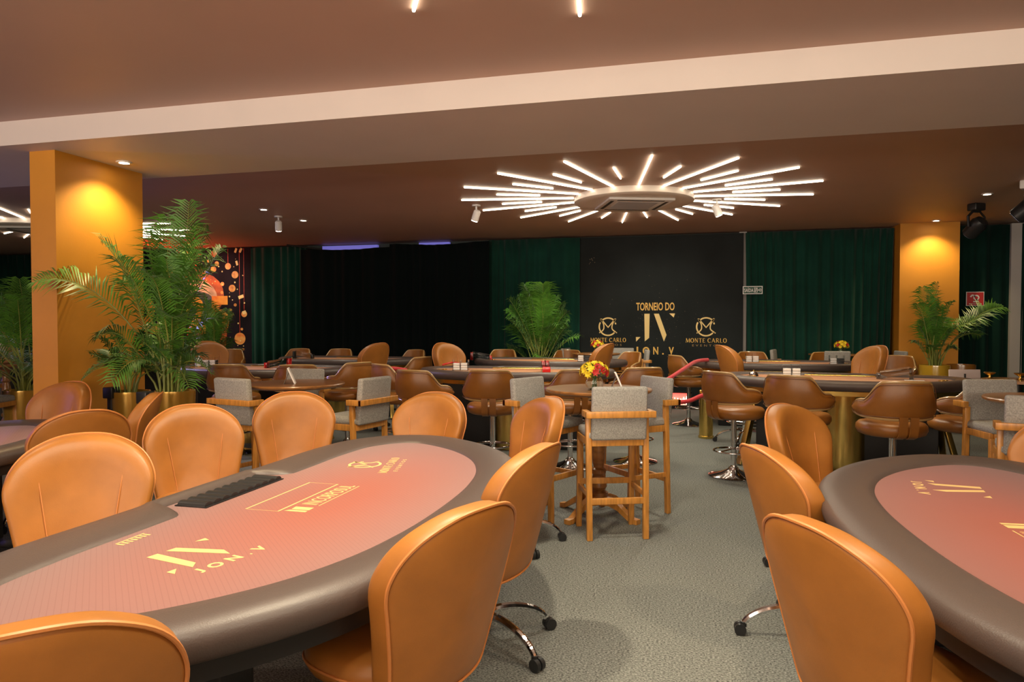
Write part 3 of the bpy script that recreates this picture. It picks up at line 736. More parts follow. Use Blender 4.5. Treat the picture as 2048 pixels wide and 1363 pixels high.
pback('orange chair back cropped at the lower left corner', -1.20, 1.03, 46)
pback('orange chair facing the camera in front of the left pillar', -4.85, 4.58, 178, .10)
pback('orange chair with its back turned, right side of the leftmost poker table', -3.52, 3.42, 62, .05)
pback('slim edge-on orange chair beside the black posts and gold planters', -3.98, 4.52, 125, .04)
pback('nearest orange chair showing its back at the right poker table', .315, 2.15, -58)
pback('orange chair in the middle of the left side of the right poker table', .29, 3.42, -68)
pback('orange chair turned toward the camera at the far left end of the right table', .57, 4.86, 229, .04)
pback('orange chair at the far right end of the right table, cropped by the edge', 2.05, 4.52, 150, .04)
tback = lambda label, x, y, rz, lift=.30: tchair(label, *back_at(x, y, rz), rz, lift)
tback('tall tan dealer chair seen from behind, left of the middle, before the black curtain', -4.30, 9.17, 74)
tback('tall tan dealer chair facing the camera behind the middle casino table', -3.42, 9.35, 243)
tback('tall tan dealer chair in front of the flowers below the left gold emblem', -1.10, 9.60, 74)
tback('tall tan dealer chair standing at the left end of the right casino tables', .34, 9.20, -70)
tback('tall tan dealer chair facing the camera behind the right casino table', 2.24, 9.55, 112)
tback('tall tan dealer chair facing the camera in front of the golden poster', -7.35, 9.40, 238)

# ------------------------------------------------------------------ brown casino stools
def casino_stool_maker():
    t = thing('casino_stool', '', 'stool')
    ang = [-108 + 216 * i / 48 for i in range(49)]; Rx, Ry = .285, .265
    def zt(a):
        a = abs(a); z = 1.04 - .006 * (a / 38) ** 2 if a < 38 else 1.034 - .150 * sstep(38, 70, a) - .03 * sstep(72, 108, a); return z
    def zb(a): return .735 + .022 * (abs(a) / 100) ** 2
    def ends(a):
        e = max(0, (abs(a) - 88) / 20); return math.sqrt(max(0.004, 1 - e * e))
    def pt(a, u, r):   # u 0 bottom .. 1 top
        q = math.radians(a); m_ = (zt(a) + zb(a)) / 2; h = (zt(a) - zb(a)) / 2 * ends(a); z = m_ + h * (2 * u - 1)
        lean = .10 * max(0, z - .74) * math.cos(q); rr = 1 + .04 * math.sin(PI * u)
        return ((Rx + r) * math.sin(q) * rr, -(Ry + r) * math.cos(q) * rr - lean, z)
    us = [0, .06, .2, .4, .6, .8, .94, 1]
    loops = []
    for a in ang:
        ring = [pt(a, u, .018 * math.sin(PI * min(1, max(.0, u * .9 + .05)))) for u in us] + [pt(a, u, -.022 - .012 * math.sin(PI * u)) for u in reversed(us)]
        loops.append(ring)
    bk = MB().loft(loops).build('backrest', LEA2, t, True, 60)
    edge = [pt(a, 1, 0) for a in ang] + [pt(a, 0, 0) for a in reversed(ang)]
    MB().tube(edge, .011, 8, True).build('piping', PIP2, bk)
    edge2 = [pt(a, .93, .020) for a in ang[2:-2]] + [pt(a, .07, .020) for a in reversed(ang[2:-2])]
    MB().tube(edge2, .0032, 5, True).build('stitching', mat('stitch_brown', (.16, .06, .02), .5) if 'stitch_brown' not in bpy.data.materials else bpy.data.materials['stitch_brown'], bk)
    MB().lathe([(.15, .575), (.22, .577), (.255, .592), (.272, .625), (.268, .662), (.248, .684), (.20, .694), (.1, .698), (.002, .70)], 36, 0, .03).build('seat', LEA2, t, True, 60)
    for s in (-1, 1):
        pts = [(s * .042, -.20, .572), (s * .042, -.262, .60), (s * .042, -.285, .66), (s * .042, -.29, .76)]
        mb = MB(); rings = []
        for x, y, z in catmull(pts, 4, False): rings.append([(x - .032, y - .006, z), (x + .032, y - .006, z), (x + .032, y + .006, z), (x - .032, y + .006, z)])
        mb.loft(rings).build('strap', LEA2, t)
    MB().cyl(0, 0, .02, .58, .028, 20).build('pole', CHROME, t)
    fr = MB(); fr.tube([(.19 * math.cos(2 * PI * i / 32), .19 * math.sin(2 * PI * i / 32), .25) for i in range(32)], .010, 8, True)
    for k in range(3): fr.tube([(.02 * math.cos(2.09 * k + .5), .02 * math.sin(2.09 * k + .5), .27), (.19 * math.cos(2.09 * k + .5), .19 * math.sin(2.09 * k + .5), .25)], .007, 6)
    fr.build('footrest', CHROME, t)
    MB().lathe([(.235, 0), (.24, .008), (.225, .016), (.12, .040), (.055, .07), (.045, .09), (.032, .095), (.028, .11)], 36).build('base', CHROME, t)
    return t
def stool(label, x, y, rz, group=None): return place('cs', casino_stool_maker, label, (x, y), rz, group)
stool('brown stool with chrome disc base nearest the aisle, left end of the right casino table', .40, 7.22, -48)
stool('brown stool with its back to us, second from left at the right casino table', .95, 6.90, -30)
stool('brown stool with its back to us and lit brass column at its left', 1.62, 6.42, 9)
stool('brown stool at the right end of the right casino table, beside the grey bar chair', 2.30, 6.83, 34)
stool('brown stool turned right at the left end of the middle casino table', -3.35, 7.62, -38)
stool('brown stool with its back to us left of the centre, behind the orange chair', -2.66, 6.75, -15)
stool('brown stool with its back squarely to us before the middle casino table', -2.00, 6.95, 8)
stool('brown stool behind the left edge of the round table with flowers', -1.24, 7.25, 32)
stool('brown stool behind the right edge of the round table with flowers', -.60, 7.72, 28)
stool('small brown stool seen edge-on beyond the middle table, near the black curtain', -3.89, 9.29, 72)
stool('brown stool with its back to us nearest the palm pots, left casino table', -5.17, 7.10, 12)
stool('brown stool behind the grey chair at the left casino table', -4.42, 7.25, 24)
stool('brown stool right of the wooden table without flowers, back to us', -4.09, 7.78, 66)
FAR = 'far-side stools facing the camera'
stool('brown stool facing us at the back left, just right of the green curtain edge', -7.10, 11.45, 180)
stool('brown stool facing us at the back left before the middle of the black curtain', -6.30, 11.55, 184)
stool('brown stool facing us at the right end of the back left table', -4.85, 11.45, 160)
stool('brown stool facing us at the back centre, left of the palm', -3.30, 11.95, 178)
stool('brown stool facing us at the back centre, right of the palm', -2.12, 12.0, 182)
stool('brown stool right of the back centre table, below the gold letters', -1.10, 11.45, 140)
stool('brown stool edge-on at the left end of the back right table, behind the red rope', -.05, 10.75, -62)
stool('brown stool facing us behind the pale card holder of the back right table', .95, 12.0, 180)
stool('brown stool facing us at the back right, in front of the far flowers', 2.10, 12.05, 182)
stool('brown stool right of the back right table, left of the yellow planter', 2.78, 11.05, 150)
stool('dark brown stool partly hidden by the pale bottle, in front of the poster', -8.1, 10.9, 200)

# ------------------------------------------------------------------ grey bar chairs
def bar_chair_maker():
    t = thing('bar_chair', '', 'bar chair')
    for sx in (-1, 1):
        MB().bar((sx * .200, -.155, 0), (sx * .205, -.125, .865), .040, .036, (0, 1, 0)).build('leg', WOOD, t)
        MB().bar((sx * .200, .205, 0), (sx * .195, .190, .665), .040, .036, (0, 1, 0)).build('leg', WOOD, t)
    mb = MB()                                     # wrap-around arm band
    mb.box(-.245, .245, -.245, -.215, .860, .905, b=.004)
    for s in (-1, 1):
        a, c = sorted((s * .245, s * .205)); mb.box(a, c, -.2449, -.095, .860, .905, b=.004)
    mb.build('arm_band', WOOD, t)
    mb = MB()
    for y in (-.145, .185): mb.box(-.185, .185, y - .014, y + .014, .655, .705, b=.003)
    for s in (-1, 1):
        a, c = sorted((s * .215, s * .187)); mb.box(a, c, -.13, .19, .655, .705, b=.003)
    mb.build('seat_frame', WOOD, t)
    for y, z in ((-.152, .27), (.203, .335)): MB().box(-.185, .185, y - .010, y + .010, z - .022, z + .022, b=.003).build('stretcher', WOOD, t)
    for s in (-1, 1): MB().bar((s * .20, -.145, .31), (s * .20, .195, .31), .020, .038).build('stretcher', WOOD, t)
    rings = []
    for a, z in ((.93, .700), (.985, .706), (1, .725), (.985, .748), (.93, .760), (.6, .766), (.02, .768)):
        rings.append([(x * a, (y - .03) * a + .03, z) for x, y in [(-.205, -.15), (-.1, -.155), (.1, -.155), (.205, -.15), (.21, -.03), (.21, .1), (.205, .21), (.1, .222), (-.1, .222), (-.205, .21), (-.21, .1), (-.21, -.03)]])
    MB().loft(rings).build('seat_cushion', GREY, t, True, 60)
    M = Matrix.Translation((0, -.165, .700)) @ Matrix.Rotation(.09, 4, 'X')
    MB().box(-.195, .195, -.025, .030, 0, .372, M, .018).build('backrest', GREY, t)
    return t
def bchair(label, x, y, rz): return place('bc', bar_chair_maker, label, (x, y), rz)
bchair('grey bar chair with honey wood frame nearest us, back toward the camera', -.552, 5.02, 21)
bchair('grey bar chair at the right of the round table with flowers', -.43, 5.72, 130)
bchair('grey bar chair at the left of the round table with flowers', -1.12, 5.42, -116)
bchair('grey bar chair on the left of the wooden table without flowers', -3.50, 5.02, -14)
bchair('grey bar chair on the right of the wooden table without flowers', -2.68, 5.25, 78)
bchair('grey bar chair behind the wooden table without flowers, facing us', -3.62, 5.86, 182)
bchair('grey bar chair behind the table at the right edge, facing us', 2.28, 6.02, 190)
bchair('grey bar chair nearest us at the right edge, back toward the camera', 2.08, 5.00, -15)
bchair('distant grey bar chair just right of the palm, left of the far dark table', -2.02, 12.4, -100)
bchair('distant grey bar chair facing us under the left gold emblem', -1.22, 12.62, 180)
bchair('distant grey bar chair seen edge-on under the gold letters', -.93, 11.95, 100)
bchair('distant grey bar chair with its back to us, under the far flowers', 2.22, 11.98 + .3, 5)
bchair('distant tilted-looking grey bar chair alone before the green curtain', 1.52, 12.6, -105)
bchair('distant grey bar chair half hidden behind the tall dealer chair by the pillar', 3.05, 12.4, 100)
bc = bchair('bar chair in blue light at the left edge behind the poker table', -7.0, 5.55, 20)

# ------------------------------------------------------------------ pub tables
def pub_table_maker():
    t = thing('round_pub_table', '', 'table')
    MB().lathe([(.02, .955), (.30, .957), (.385, .965), (.412, .980), (.415, .992), (.410, .999), (.39, 1.0), (.002, 1.0)], 56).build('tabletop', WOODD, t, True, 40)
    MB().lathe([(.12, .955), (.12, .94), (.06, .92), (.04, .88), (.042, .82), (.055, .78), (.035, .76), (.048, .70), (.060, .60), (.050, .44), (.038, .38), (.060, .365), (.060, .335), (.042, .32), (.066, .27), (.068, .23), (.048, .20), (.075, .185), (.075, .11), (.05, .09)], 28).build('turned_column', WOODD, t)
    for k in range(4):
        a = PI / 4 + k * PI / 2 + .25; ca, sa = math.cos(a), math.sin(a); rings = []
        for r, z, h in ((.03, .12, .07), (.12, .125, .06), (.20, .10, .05), (.27, .055, .045), (.33, .02, .038), (.38, .018, .034)):
            w_ = .026
            rings.append([(ca * r - sa * w_, sa * r + ca * w_, z - h / 2 + .001), (ca * r + sa * w_, sa * r - ca * w_, z - h / 2 + .001), (ca * r + sa * w_, sa * r - ca * w_, z + h / 2 + .001), (ca * r - sa * w_, sa * r + ca * w_, z + h / 2 + .001)])
        MB().loft(rings).build('foot', WOOD, t)
    return t
def pub(label, x, y): return place('pt', pub_table_maker, label, (x, y), 0)
pub('round wooden pub table with turned column, a bowl of flowers on top', -.71, 5.47)
pub('round wooden pub table with only a napkin holder, left of centre', -3.29, 5.33)
pub('round wooden pub table cropped by the right edge', 2.38, 5.50)
pub('distant round pub table with flowers below the left gold emblem', -1.62, 12.15)
pub('distant round pub table with flowers before the right green curtain', 2.32, 12.75)
pub('round pub table at the left edge carrying a woven vase', -8.45, 7.0)
t = thing('dark_side_table', 'small dark table with brass cups beyond the right casino table', 'table', (3.14, 8.02, 0))
MB().cyl(0, 0, .92, .95, .30, 40).build('tabletop', WOODD, t, True); MB().cyl(0, 0, .02, .92, .04, 20).build('column', DARK, t); MB().cyl(0, 0, 0, .02, .24, 32).build('base', DARK, t)
for dx, dy, dl in ((-.21, .08, 'left'), (.02, -.02, 'middle'), (.20, .02, 'right')):
    o = MB().lathe([(.02, 0), (.035, .004), (.012, .012), (.012, .03), (.045, .05), (.055, .062), (.045, .066), (.002, .060)], 20).build('brass_cup', BRASS)
    o.location = (3.14 + dx, 8.02 + dy, .95); tag(o, 'small brass cup, %s of three on the dark side table' % dl, 'cup')
t = thing('menu_board', 'pale blank board leaning beyond the right end of the casino table', 'board', (2.95, 8.72, 0), 12)
MB().box(-.17, .17, -.008, .008, .80, 1.0, Matrix.Rotation(-.08, 4, 'X'), .004).build('board', mat('pale_pink_board', (.62, .50, .47), .6), t)
MB().cyl(0, .07, 0, .95, .012, 10).build('stand_pole', DARK, t); MB().cyl(0, .07, 0, .015, .13, 24).build('stand_base', DARK, t)

# ------------------------------------------------------------------ flowers, napkins, vase
def bouquet(label, x, y, z, s=1.0, seed=1, glass=True):
    t = thing('flower_bowl', label, 'flowers', (x, y, z)); rnd = random.Random(seed)
    if glass:
        MB().lathe([(.02, 0.0), (.045, .004), (.066, .03), (.070, .055), (.060, .085), (.052, .10), (.048, .10), (.056, .085), (.064, .055), (.060, .032), (.04, .010), (.002, .008)], 28).build('glass_bowl', GLASS, t)
    mb = MB()
    for k in range(14):
        a = rnd.uniform(0, 2 * PI); r = rnd.uniform(0, .02); q = rnd.uniform(.03, .08)
        mb.tube([(r * math.cos(a), r * math.sin(a), .012), (r * .8 * math.cos(a), r * .8 * math.sin(a), .09), (q * math.cos(a), q * math.sin(a), .15)], .0026, 5)
    for k in range(40):
        a = rnd.uniform(0, 2 * PI); r = rnd.uniform(.03, .10) * s; z0 = rnd.uniform(.10, .20); l_ = .035
        d = Vector((math.cos(a), math.sin(a), rnd.uniform(.2, 1))).normalized(); sd = Vector((-math.sin(a), math.cos(a), 0)) * .008; c = Vector((r * math.cos(a), r * math.sin(a), z0))
        mb.add([c, c + d * l_ * .5 + sd, c + d * l_, c + d * l_ * .5 - sd], [(0, 1, 2, 3)])
    mb.build('stems_and_leaves', LEAF, t)
    cols = [YEL, YEL, REDF]
    for k in range(30):
        u = k / 29; th = math.acos(1 - u * 1.15); ph = 2.4 * k; R = .105 * s
        d = Vector((math.sin(th) * math.cos(ph), math.sin(th) * math.sin(ph), math.cos(th) * .75)); c = d * R + Vector((0, 0, .135))
        mm = REDF if (rnd.random() < .26) else YEL
        f = MB(); q = d.to_track_quat('Z', 'Y').to_matrix().to_4x4(); pr = .034
        for layer, (sc_, up) in enumerate(((1, .3), (.65, .8))):
            for j in range(7):
                aa = 2 * PI * j / 7 + layer * .4 + k; M = Matrix.Translation(c) @ q @ Matrix.Rotation(aa, 4, 'Z')
                f.add([(0, 0, 0), (pr * .45 * sc_, .011, .006), (pr * sc_, 0, pr * .35 * up), (pr * .45 * sc_, -.011, .006)], [(0, 1, 2, 3)], M)
        f.cyl(0, 0, 0, .006, .006, 8, M=Matrix.Translation(c) @ q); f.build('flower', mm, t)
    return t
bouquet('yellow and red flowers in a glass bowl on the round table, foreground', -.72, 5.30, 1.0, 1, 3)
bouquet('distant yellow and red flowers below the left gold emblem', -1.60, 12.15, 1.0, 1.05, 5)
bouquet('distant yellow and red flowers before the right green curtain', 2.42, 12.75, 1.0, 1.05, 9)
def napkin(label, x, y, z, rz):
    t = thing('napkin_holder', label, 'napkin holder', (x, y, z), rz)
    mb = MB(); mb.add([(-.05, -.045, 0), (.05, -.045, 0), (.05, -.005, .10), (-.05, -.005, .10), (-.05, .045, 0), (.05, .045, 0), (.05, .005, .10), (-.05, .005, .10)],
                      [(0, 1, 2, 3), (5, 4, 7, 6), (3, 2, 6, 7)]); o = mb.build('holder', mat('holder_grey', (.20, .16, .13), .4) if 'holder_grey' not in bpy.data.materials else bpy.data.materials['holder_grey'], t, False)
    s = o.modifiers.new('thickness', 'SOLIDIFY'); s.thickness = .003
    mb = MB(); mb.add([(-.060, -.052, .002), (.060, -.052, .002), (.060, .004, .135), (-.060, .004, .135), (-.06, -.040, .002), (.06, -.040, .002), (.06, .016, .132), (-.06, .016, .132)],
                      [(0, 1, 2, 3), (5, 4, 7, 6), (3, 2, 6, 7), (0, 3, 7, 4), (1, 5, 6, 2)]); mb.build('napkins', PAPER, t, False)
napkin('white napkins in a holder beside the flower bowl', -.56, 5.36, 1.0, 100)
napkin('white napkins in a holder alone on the left round table', -3.29, 5.24, 1.0, 118)
t = thing('woven_vase', 'tan woven vase on the table at the left edge', 'vase', (-8.42, 6.98, 1.0))
WV = mat('woven_tan', (.50, .26, .10), .8, bump=.9, bscale=70, stretch=(1, 1, 3))
MB().lathe([(.06, 0), (.10, .02), (.125, .08), (.12, .15), (.085, .21), (.075, .24), (.085, .26), (.075, .26), (.065, .23), (.002, .22)], 28).build('body', WV, t)
MB().tube([(.128 * math.cos(a * PI / 12), .128 * math.sin(a * PI / 12), .10) for a in range(24)], .005, 6, True).build('dark_band', DARK, t)
# ------------------------------------------------------------------ things on the casino tables
ZF = .9245
def holder(label, x, y, rz, m1=WHITE, m2=WHITE, cards=True):
    t = thing('discard_holder', label, 'card holder', (x, y, ZF), rz)
    MB().box(-.10, .10, -.05, .05, 0, .004, b=.001).build('base_plate', CLEAR, t)
    for s in (-.098, -.003, .092): MB().box(s, s + .004, -.045, .045, .004, .135).build('clear_divider', CLEAR, t, False)
    for k in range(3):
        MB().box(-.090, -.006, -.035, .035, .006 + k * .030, .032 + k * .030, b=.002).build('card_deck', m1, t)
        MB().box(.006, .090, -.035, .035, .006 + k * .030, .032 + k * .030, b=.002).build('card_deck', m2, t)
    return t
holder('pale card holder on the right casino table, beside the bell', 1.05, 8.18, 0)
holder('pale card holder on the middle casino table', -2.80, 8.30, 5)
holder('pale card holder on the left casino table, beside the bottle', -6.28, 8.10, 5)
holder('pale card holder on the back right table, in front of a stool', .88, 11.2, 0)
holder('white and black card holder on the back right table', 1.98, 10.75, 0, WHITE, PLAST)
holder('white and black card holder on the back centre table', -1.62, 10.75, 0, WHITE, PLAST)
holder('black and white card holder on the back left table', -5.02, 10.25, 0, PLAST, WHITE)
def shoe(label, x, y, rz, m=REDP):
    t = thing('card_shoe', label, 'card shoe', (x, y, ZF), rz)
    prof = [(-.16, 0), (.16, 0), (.16, .055), (-.06, .115), (-.16, .125)]
    for s in (-.048, .044): MB().prism(prof, s, s + .004, Matrix.Rotation(PI / 2, 4, 'X')).build('side_panel', CLEAR, t, False)
    mb = MB(); mb.box(.135, .175, -.048, .048, .0, .070, b=.004); mb.build('front_block', m, t)
    mb = MB(); mb.box(-.165, -.125, -.048, .048, .0, .125, b=.004); mb.build('rear_block', m, t)
    MB().bar((-.14, 0, .10), (.14, 0, .045), .085, .010, (0, 1, 0)).build('sloping_lid', CLEAR, t)
    return t
shoe('clear card shoe on the right casino table', 2.05, 8.05, 165, CLEAR)
shoe('red and clear card shoe on the middle casino table', -1.72, 8.30, -75)
shoe('red and clear card shoe on the left casino table', -5.28, 8.15, 190)
shoe('red and clear card shoe on the back centre table', -3.30, 10.78, 20)
shoe('black card shoe on the back left table', -6.30, 10.45, 15, PLAST)
t = thing('service_bell', 'small silver and brass bell on the right casino table', 'bell', (.66, 8.20, ZF))
MB().lathe([(.055, 0), (.055, .008), (.04, .012)], 24).build('base', PLAST, t); MB().lathe([(.048, .014), (.045, .030), (.030, .046), (.01, .052), (.002, .053)], 24).build('dome', CHROME, t); MB().cyl(0, 0, .052, .068, .006, 10).build('button', BRASS, t)
t = thing('sanitizer_bottle', 'plain white bottle beside the card holder on the left casino table', 'bottle', (-6.48, 8.12, ZF))
MB().lathe([(.04, 0), (.048, .01), (.048, .09), (.035, .115), (.014, .125), (.014, .145), (.002, .147)], 20).build('body', WHITE, t)
o = MB().tube(catmull([(-3.25, 8.85, .955), (-3.12, 8.92, .985), (-2.98, 8.90, .965)], 6, False), .012).build('red_strap', REDP); tag(o, 'small curved red strap behind the middle card holder', 'strap')
for (x, y, r_, l_) in ((1.0, 7.9, 20, 'white cards lying at the left of the right casino table'), (2.2, 7.95, -10, 'white cards lying before the clear card shoe'), (-2.95, 8.1, 10, 'white cards lying left of the middle card holder'), (-5.15, 7.95, 0, 'white cards lying before the red shoe on the left table')):
    o = MB().box(-.09, .09, -.035, .035, 0, .003, b=.001).build('card_stack', PAPER); o.location = (x, y, ZF); o.rotation_euler.z = math.radians(r_); tag(o, l_, 'cards')

# ------------------------------------------------------------------ posts and ropes
t = thing('brass_stanchion', 'short thick brass post on the carpet holding the red rope', 'post', (.18, 9.56, 0))
MB().lathe([(.095, 0), (.100, .01), (.100, .03), (.090, .035), (.088, .55), (.092, .58), (.085, .60), (.002, .605)], 32).build('post', BRASS, t)
MB().sphere(-.07, -.02, .615, .022).build('knob', BRASS, t)
o = MB().tube(catmull([(.22, 10.75, .972), (.05, 10.55, .955), (-.13, 10.15, .86), (-.30, 9.85, .76), (-.46, 9.65, .68), (-.50, 9.45, .60), (-.42, 9.35, .53), (-.25, 9.33, .49), (-.05, 9.38, .50), (.10, 9.44, .56), (.17, 9.48, .575)], 8, False), .028, 10).build('barrier_rope', ROPE)
tag(o, 'red velvet rope swung from the back right table to the brass post', 'rope')
o = MB().tube(catmull([(-3.62, 8.50, .90), (-3.75, 8.35, .93), (-3.95, 8.2, .92), (-4.08, 8.0, .80), (-4.02, 7.8, .62), (-3.85, 7.75, .55), (-3.70, 7.74, .56), (-3.6, 7.9, .60)], 8, False), .026, 10).build('barrier_rope', ROPE)
tag(o, 'red velvet rope beside the stool at the left of the middle casino table', 'rope')
def post_maker():
    t = thing('queue_post', '', 'post')
    MB().cyl(0, 0, .0, .88, .033, 20).build('pole', PLAST, t)
    MB().box(-.048, .048, -.048, .048, .87, .965, b=.008).build('belt_head', PLAST, t)
    MB().box(.048, .060, -.02, .02, .88, .955, b=.003).build('belt_clip', PLAST, t)
    MB().lathe([(.16, 0), (.16, .012), (.05, .03), (.036, .04)], 32).build('base', PLAST, t)
    return t
for l_, x, y in (('black queue post left of the gold planters, behind an orange chair', -4.80, 4.92), ('black queue post standing between the two gold planters', -4.22, 4.66), ('black queue post right of the gold planters under the palm', -4.67, 5.78)):
    place('qp', post_maker, l_, (x, y), 0)

# ------------------------------------------------------------------ palms
def frond(mb, st, base, tip, sag, leaf=.26, nl=30, wd=.0072, seed=0, twist=0.0, start=.22):
    """an arching rib from base to tip with leaflets hanging off both sides"""
    rnd = random.Random(seed); b_, t_ = Vector(base), Vector(tip); mid = (b_ + t_) / 2 + Vector((0, 0, sag))
    def C(t): return b_ * (1 - t) ** 2 + mid * 2 * t * (1 - t) + t_ * t * t
    st.tube([C(i / 12) for i in range(13)], [.007 * (1 - .85 * i / 12) + .0006 for i in range(13)], 5)
    for i in range(nl):
        t = start + (1 - start) * (i + .5) / nl; p = C(t); T = (C(min(1, t + .02)) - C(t - .02)).normalized()
        side = T.cross(Vector((0, 0, 1)))
        if side.length < .05: side = Vector((1, 0, 0))
        side.normalize(); up = side.cross(T)
        side = (side * math.cos(twist) + up * math.sin(twist)); up = side.cross(T)
        ll = leaf * rnd.uniform(.85, 1.1) * (math.sin(PI * (.12 + .86 * (t - start) / (1 - start))) ** .55) * rnd.uniform(.88, 1.08)
        for s in (-1, 1):
            d = (side * s * .78 + T * .58 + up * rnd.uniform(.16, .34)).normalized()
            q1 = p + d * ll * .5; q2 = p + (d + Vector((0, 0, -rnd.uniform(.15, .55)))).normalized() * ll
            wv = (T * .9 - d * .3).normalized() * wd * rnd.uniform(.8, 1.15)
            mb.add([p - wv * .35, p + wv * .35, q1 + wv, q1 - wv, q2], [(0, 1, 2, 3), (3, 2, 4)])
def palm(label, x, y, z0, specs, stems=10, spread=.10, matl=None, leaf=.26, pots=(), seed=1, gh=.5):
    """specs: tips relative to (x, y, z0) with sag"""
    t = thing('potted_palm', label, 'plant', (x, y, 0)); rnd = random.Random(seed); mb = MB(); st = MB()
    for i, (tx, ty, tz, sag) in enumerate(specs):
        a = rnd.uniform(0, 2 * PI); r = rnd.uniform(0, spread); bx, by = r * math.cos(a), r * math.sin(a)
        hb = max(.12, tz * .30) * gh * 2 * rnd.uniform(.7, 1.1)
        b1 = (bx * 1.4 + tx * .10, by * 1.4 + ty * .10, z0 + hb)
        st.tube([(bx, by, z0 - .06), ((bx + b1[0]) / 2, (by + b1[1]) / 2, z0 + hb * .5), b1], [.011, .009, .007], 6)
        L_ = (Vector((tx, ty, tz + z0)) - Vector(b1)).length
        frond(mb, st, b1, (tx, ty, z0 + tz), sag, leaf * min(1.15, .55 + .55 * L_), int(12 + 22 * L_), seed=i + seed * 50, twist=rnd.uniform(-.5, .5))
    mb.build('fronds', matl or LEAF, t, True, 80); st.build('stems', STEM, t)
    return t
def rand_specs(n, R, H, seed, lowf=.25, back=1.0):
    rnd = random.Random(seed); out = []
    for i in range(n):
        a = 2 * PI * i * .618 + rnd.uniform(-.2, .2); u = rnd.random(); el = lowf + (1 - lowf) * u
        r = R * math.sqrt(max(.04, 1 - (el * .95) ** 2)) * rnd.uniform(.65, 1.0)
        out.append((r * math.cos(a), r * math.sin(a) * back, H * el * rnd.uniform(.85, 1.0), rnd.uniform(.10, .32) * R))
    return out
def planter(label, x, y, z, r=.165, m=GOLDP, taper=.82):
    t = thing('planter', label, 'planter', (x, y, 0))
    MB().lathe([(r * taper, 0), (r * taper * 1.02, .02), (r * .93, z * .5), (r, z - .02), (r * .99, z), (r * .92, z), (r * .90, z - .04)], 36, caps=False).build('pot', m, t)
    MB().cyl(0, 0, z - .06, z - .035, r * .92, 28).build('soil', SOIL, t)
    return t
planter('tall gold planter, left of the two beside the mustard pillar', -4.74, 5.06, .92)
planter('tall gold planter, right of the two beside the mustard pillar', -4.33, 5.12, .93)
# big palm by the pillar : key fronds placed from the photo, then filling ones
RX = Vector((.968, .25, 0)); FX = Vector((-.25, .968, 0))
def rel(r_, d_, u_, s_): v = RX * r_ + FX * d_; return (v.x, v.y, u_, s_)
KEY = [rel(.18, 0, 1.62, .10), rel(-.05, .1, 1.50, .12), rel(-.55, -.05, 1.28, .30), rel(-.98, -.25, .92, .48), rel(.36, -.1, 1.05, .25), rel(.35, .25, 1.25, .2), rel(-.25, -.35, 1.10, .25),
       rel(.36, .1, .62, .25), rel(-.45, -.3, .45, .35), rel(.1, -.5, .95, .3), rel(.0, .45, 1.3, .2), rel(.22, -.4, .62, .3), rel(.40, -.1, .15, .25), rel(-.40, .0, .95, .28), rel(.30, .05, 1.42, .12),
       rel(-.15, -.05, 1.35, .12), rel(.30, -.25, .80, .2), rel(-.62, -.2, .12, .3), rel(.30, -.3, .05, .25), rel(-.25, -.45, .10, .35)]
palm('big areca palm lit from above beside the left mustard pillar', -4.36, 5.10, .93, KEY + [(a * .85, b_ * .6 - .02, c, d) for a, b_, c, d in rand_specs(14, .40, 1.2, 11)], matl=LEAF, leaf=.30, seed=2)
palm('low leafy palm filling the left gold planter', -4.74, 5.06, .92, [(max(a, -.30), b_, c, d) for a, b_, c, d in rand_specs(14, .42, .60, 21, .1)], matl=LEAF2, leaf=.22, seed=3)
planter('gold planter behind the pillar at the left edge', -6.95, 5.95, .80, .19)
palm('areca palm cropped behind the pillar at the left edge', -6.95, 5.95, .80, [(a, b_, c, d) for a, b_, c, d in rand_specs(30, .85, 1.35, 31, .15)], matl=LEAF, leaf=.30, seed=4)
planter('dark planter of the back palm at the far left', -9.6, 7.9, .75, .19, DARK)
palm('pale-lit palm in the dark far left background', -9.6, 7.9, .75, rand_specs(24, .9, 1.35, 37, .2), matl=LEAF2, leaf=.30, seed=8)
planter('dark planter under the palm in front of the golden poster', -8.9, 11.6, .70, .18, DARK)
palm('small palm in front of the golden poster numerals', -8.9, 11.6, .70, [(a, b_ * .7, c, d) for a, b_, c, d in rand_specs(18, .60, 1.50, 41, .1)], matl=LEAF, leaf=.28, seed=5)
planter('dark planter under the palm against the green drape', -2.68, 12.35, .55, .20, DARK)
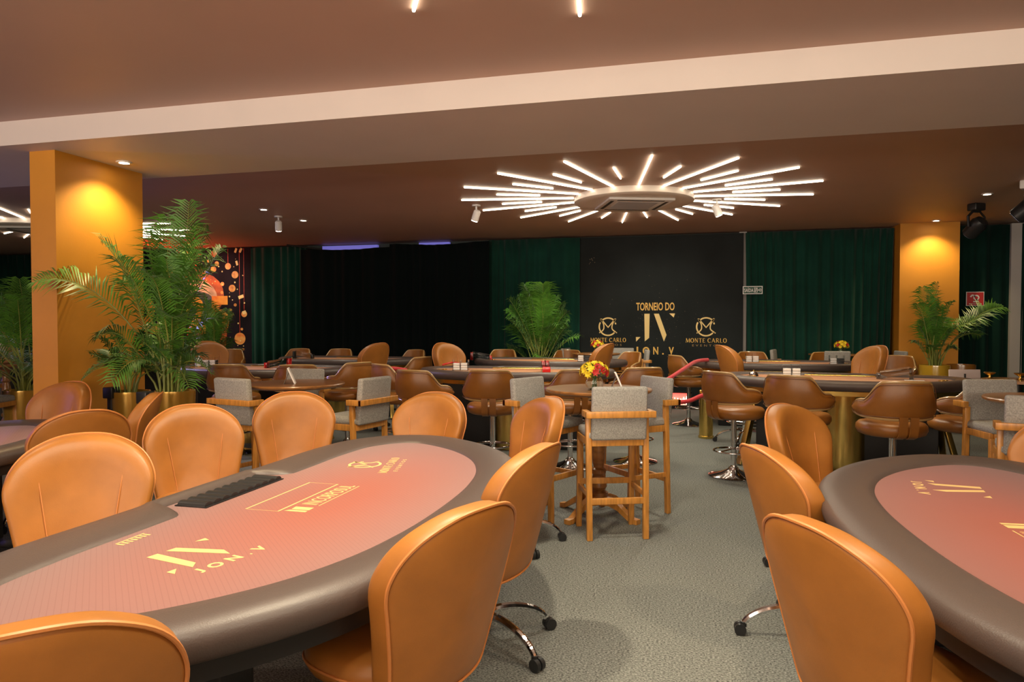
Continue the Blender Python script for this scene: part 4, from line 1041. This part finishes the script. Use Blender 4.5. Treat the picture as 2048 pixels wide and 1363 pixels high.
palm('wide areca palm against the green drape in the back centre', -2.68, 12.35, .55, [(a, b_ * .45 - .05, c, d) for a, b_, c, d in rand_specs(36, .95, 1.75, 51, .2)], matl=LEAF, leaf=.36, seed=6)
planter('glossy yellow planter before the far mustard pillar', 3.58, 11.95, .88, .21, mat('yellow_glaze', (.62, .36, .03), .15, coat=.8), .9)
planter('dark amber planter just right of the glossy yellow one', 4.02, 12.2, .88, .20, mat('amber_glaze', (.30, .12, .02), .2, coat=.6), .9)
PK = [rel(-.22, 0, 1.18, .1), rel(.0, 0, 1.25, .08), rel(.95, -.1, .88, .35), rel(.72, 0, .68, .32), rel(-.34, -.1, .92, .2), rel(.12, -.2, .95, .2), rel(.62, -.1, .45, .3)]
palm('areca palm in a yellow planter, lit from above before the far pillar', 3.60, 11.97, .88, PK + [(a * .8, b_ * .6, c, d) for a, b_, c, d in rand_specs(18, .45, 1.05, 61, .2)], matl=LEAF, leaf=.30, seed=7)

# ------------------------------------------------------------------ families of alike things
GROUPS = {'poker_chair': 'orange poker chairs around the low tables', 'tall_dealer_chair': 'tall tan dealer chairs', 'casino_stool': 'brown stools around the casino tables',
          'bar_chair': 'grey bar chairs at the round tables', 'round_pub_table': 'round wooden pub tables', 'casino_table': 'high casino tables', 'poker_table': 'large low poker tables',
          'sunburst_chandelier': 'sunburst ceiling lights', 'downlight': 'round ceiling downlights', 'spot_lamp': 'white swivel spot lamps', 'stage_lamp': 'hanging stage lamps',
          'discard_holder': 'card holders on the casino tables', 'card_shoe': 'card shoes on the casino tables', 'card_stack': 'loose white cards on the casino tables',
          'queue_post': 'black queue posts by the planters', 'planter': 'glossy planters', 'potted_palm': 'palms around the room', 'curtain': 'curtains along the back wall',
          'flower_bowl': 'yellow and red flowers', 'napkin_holder': 'napkin holders on round tables', 'brass_cup': 'brass cups on the dark side table', 'barrier_rope': 'red velvet ropes',
          'gap_glow_strip': 'glowing strips for the blue-lit gap above the black curtain'}
for o in COL.objects:
    if o.parent is None and 'label' in o.keys() and o.get('kind') is None:
        g = GROUPS.get(o.name.split('.')[0])
        if g: o['group'] = g
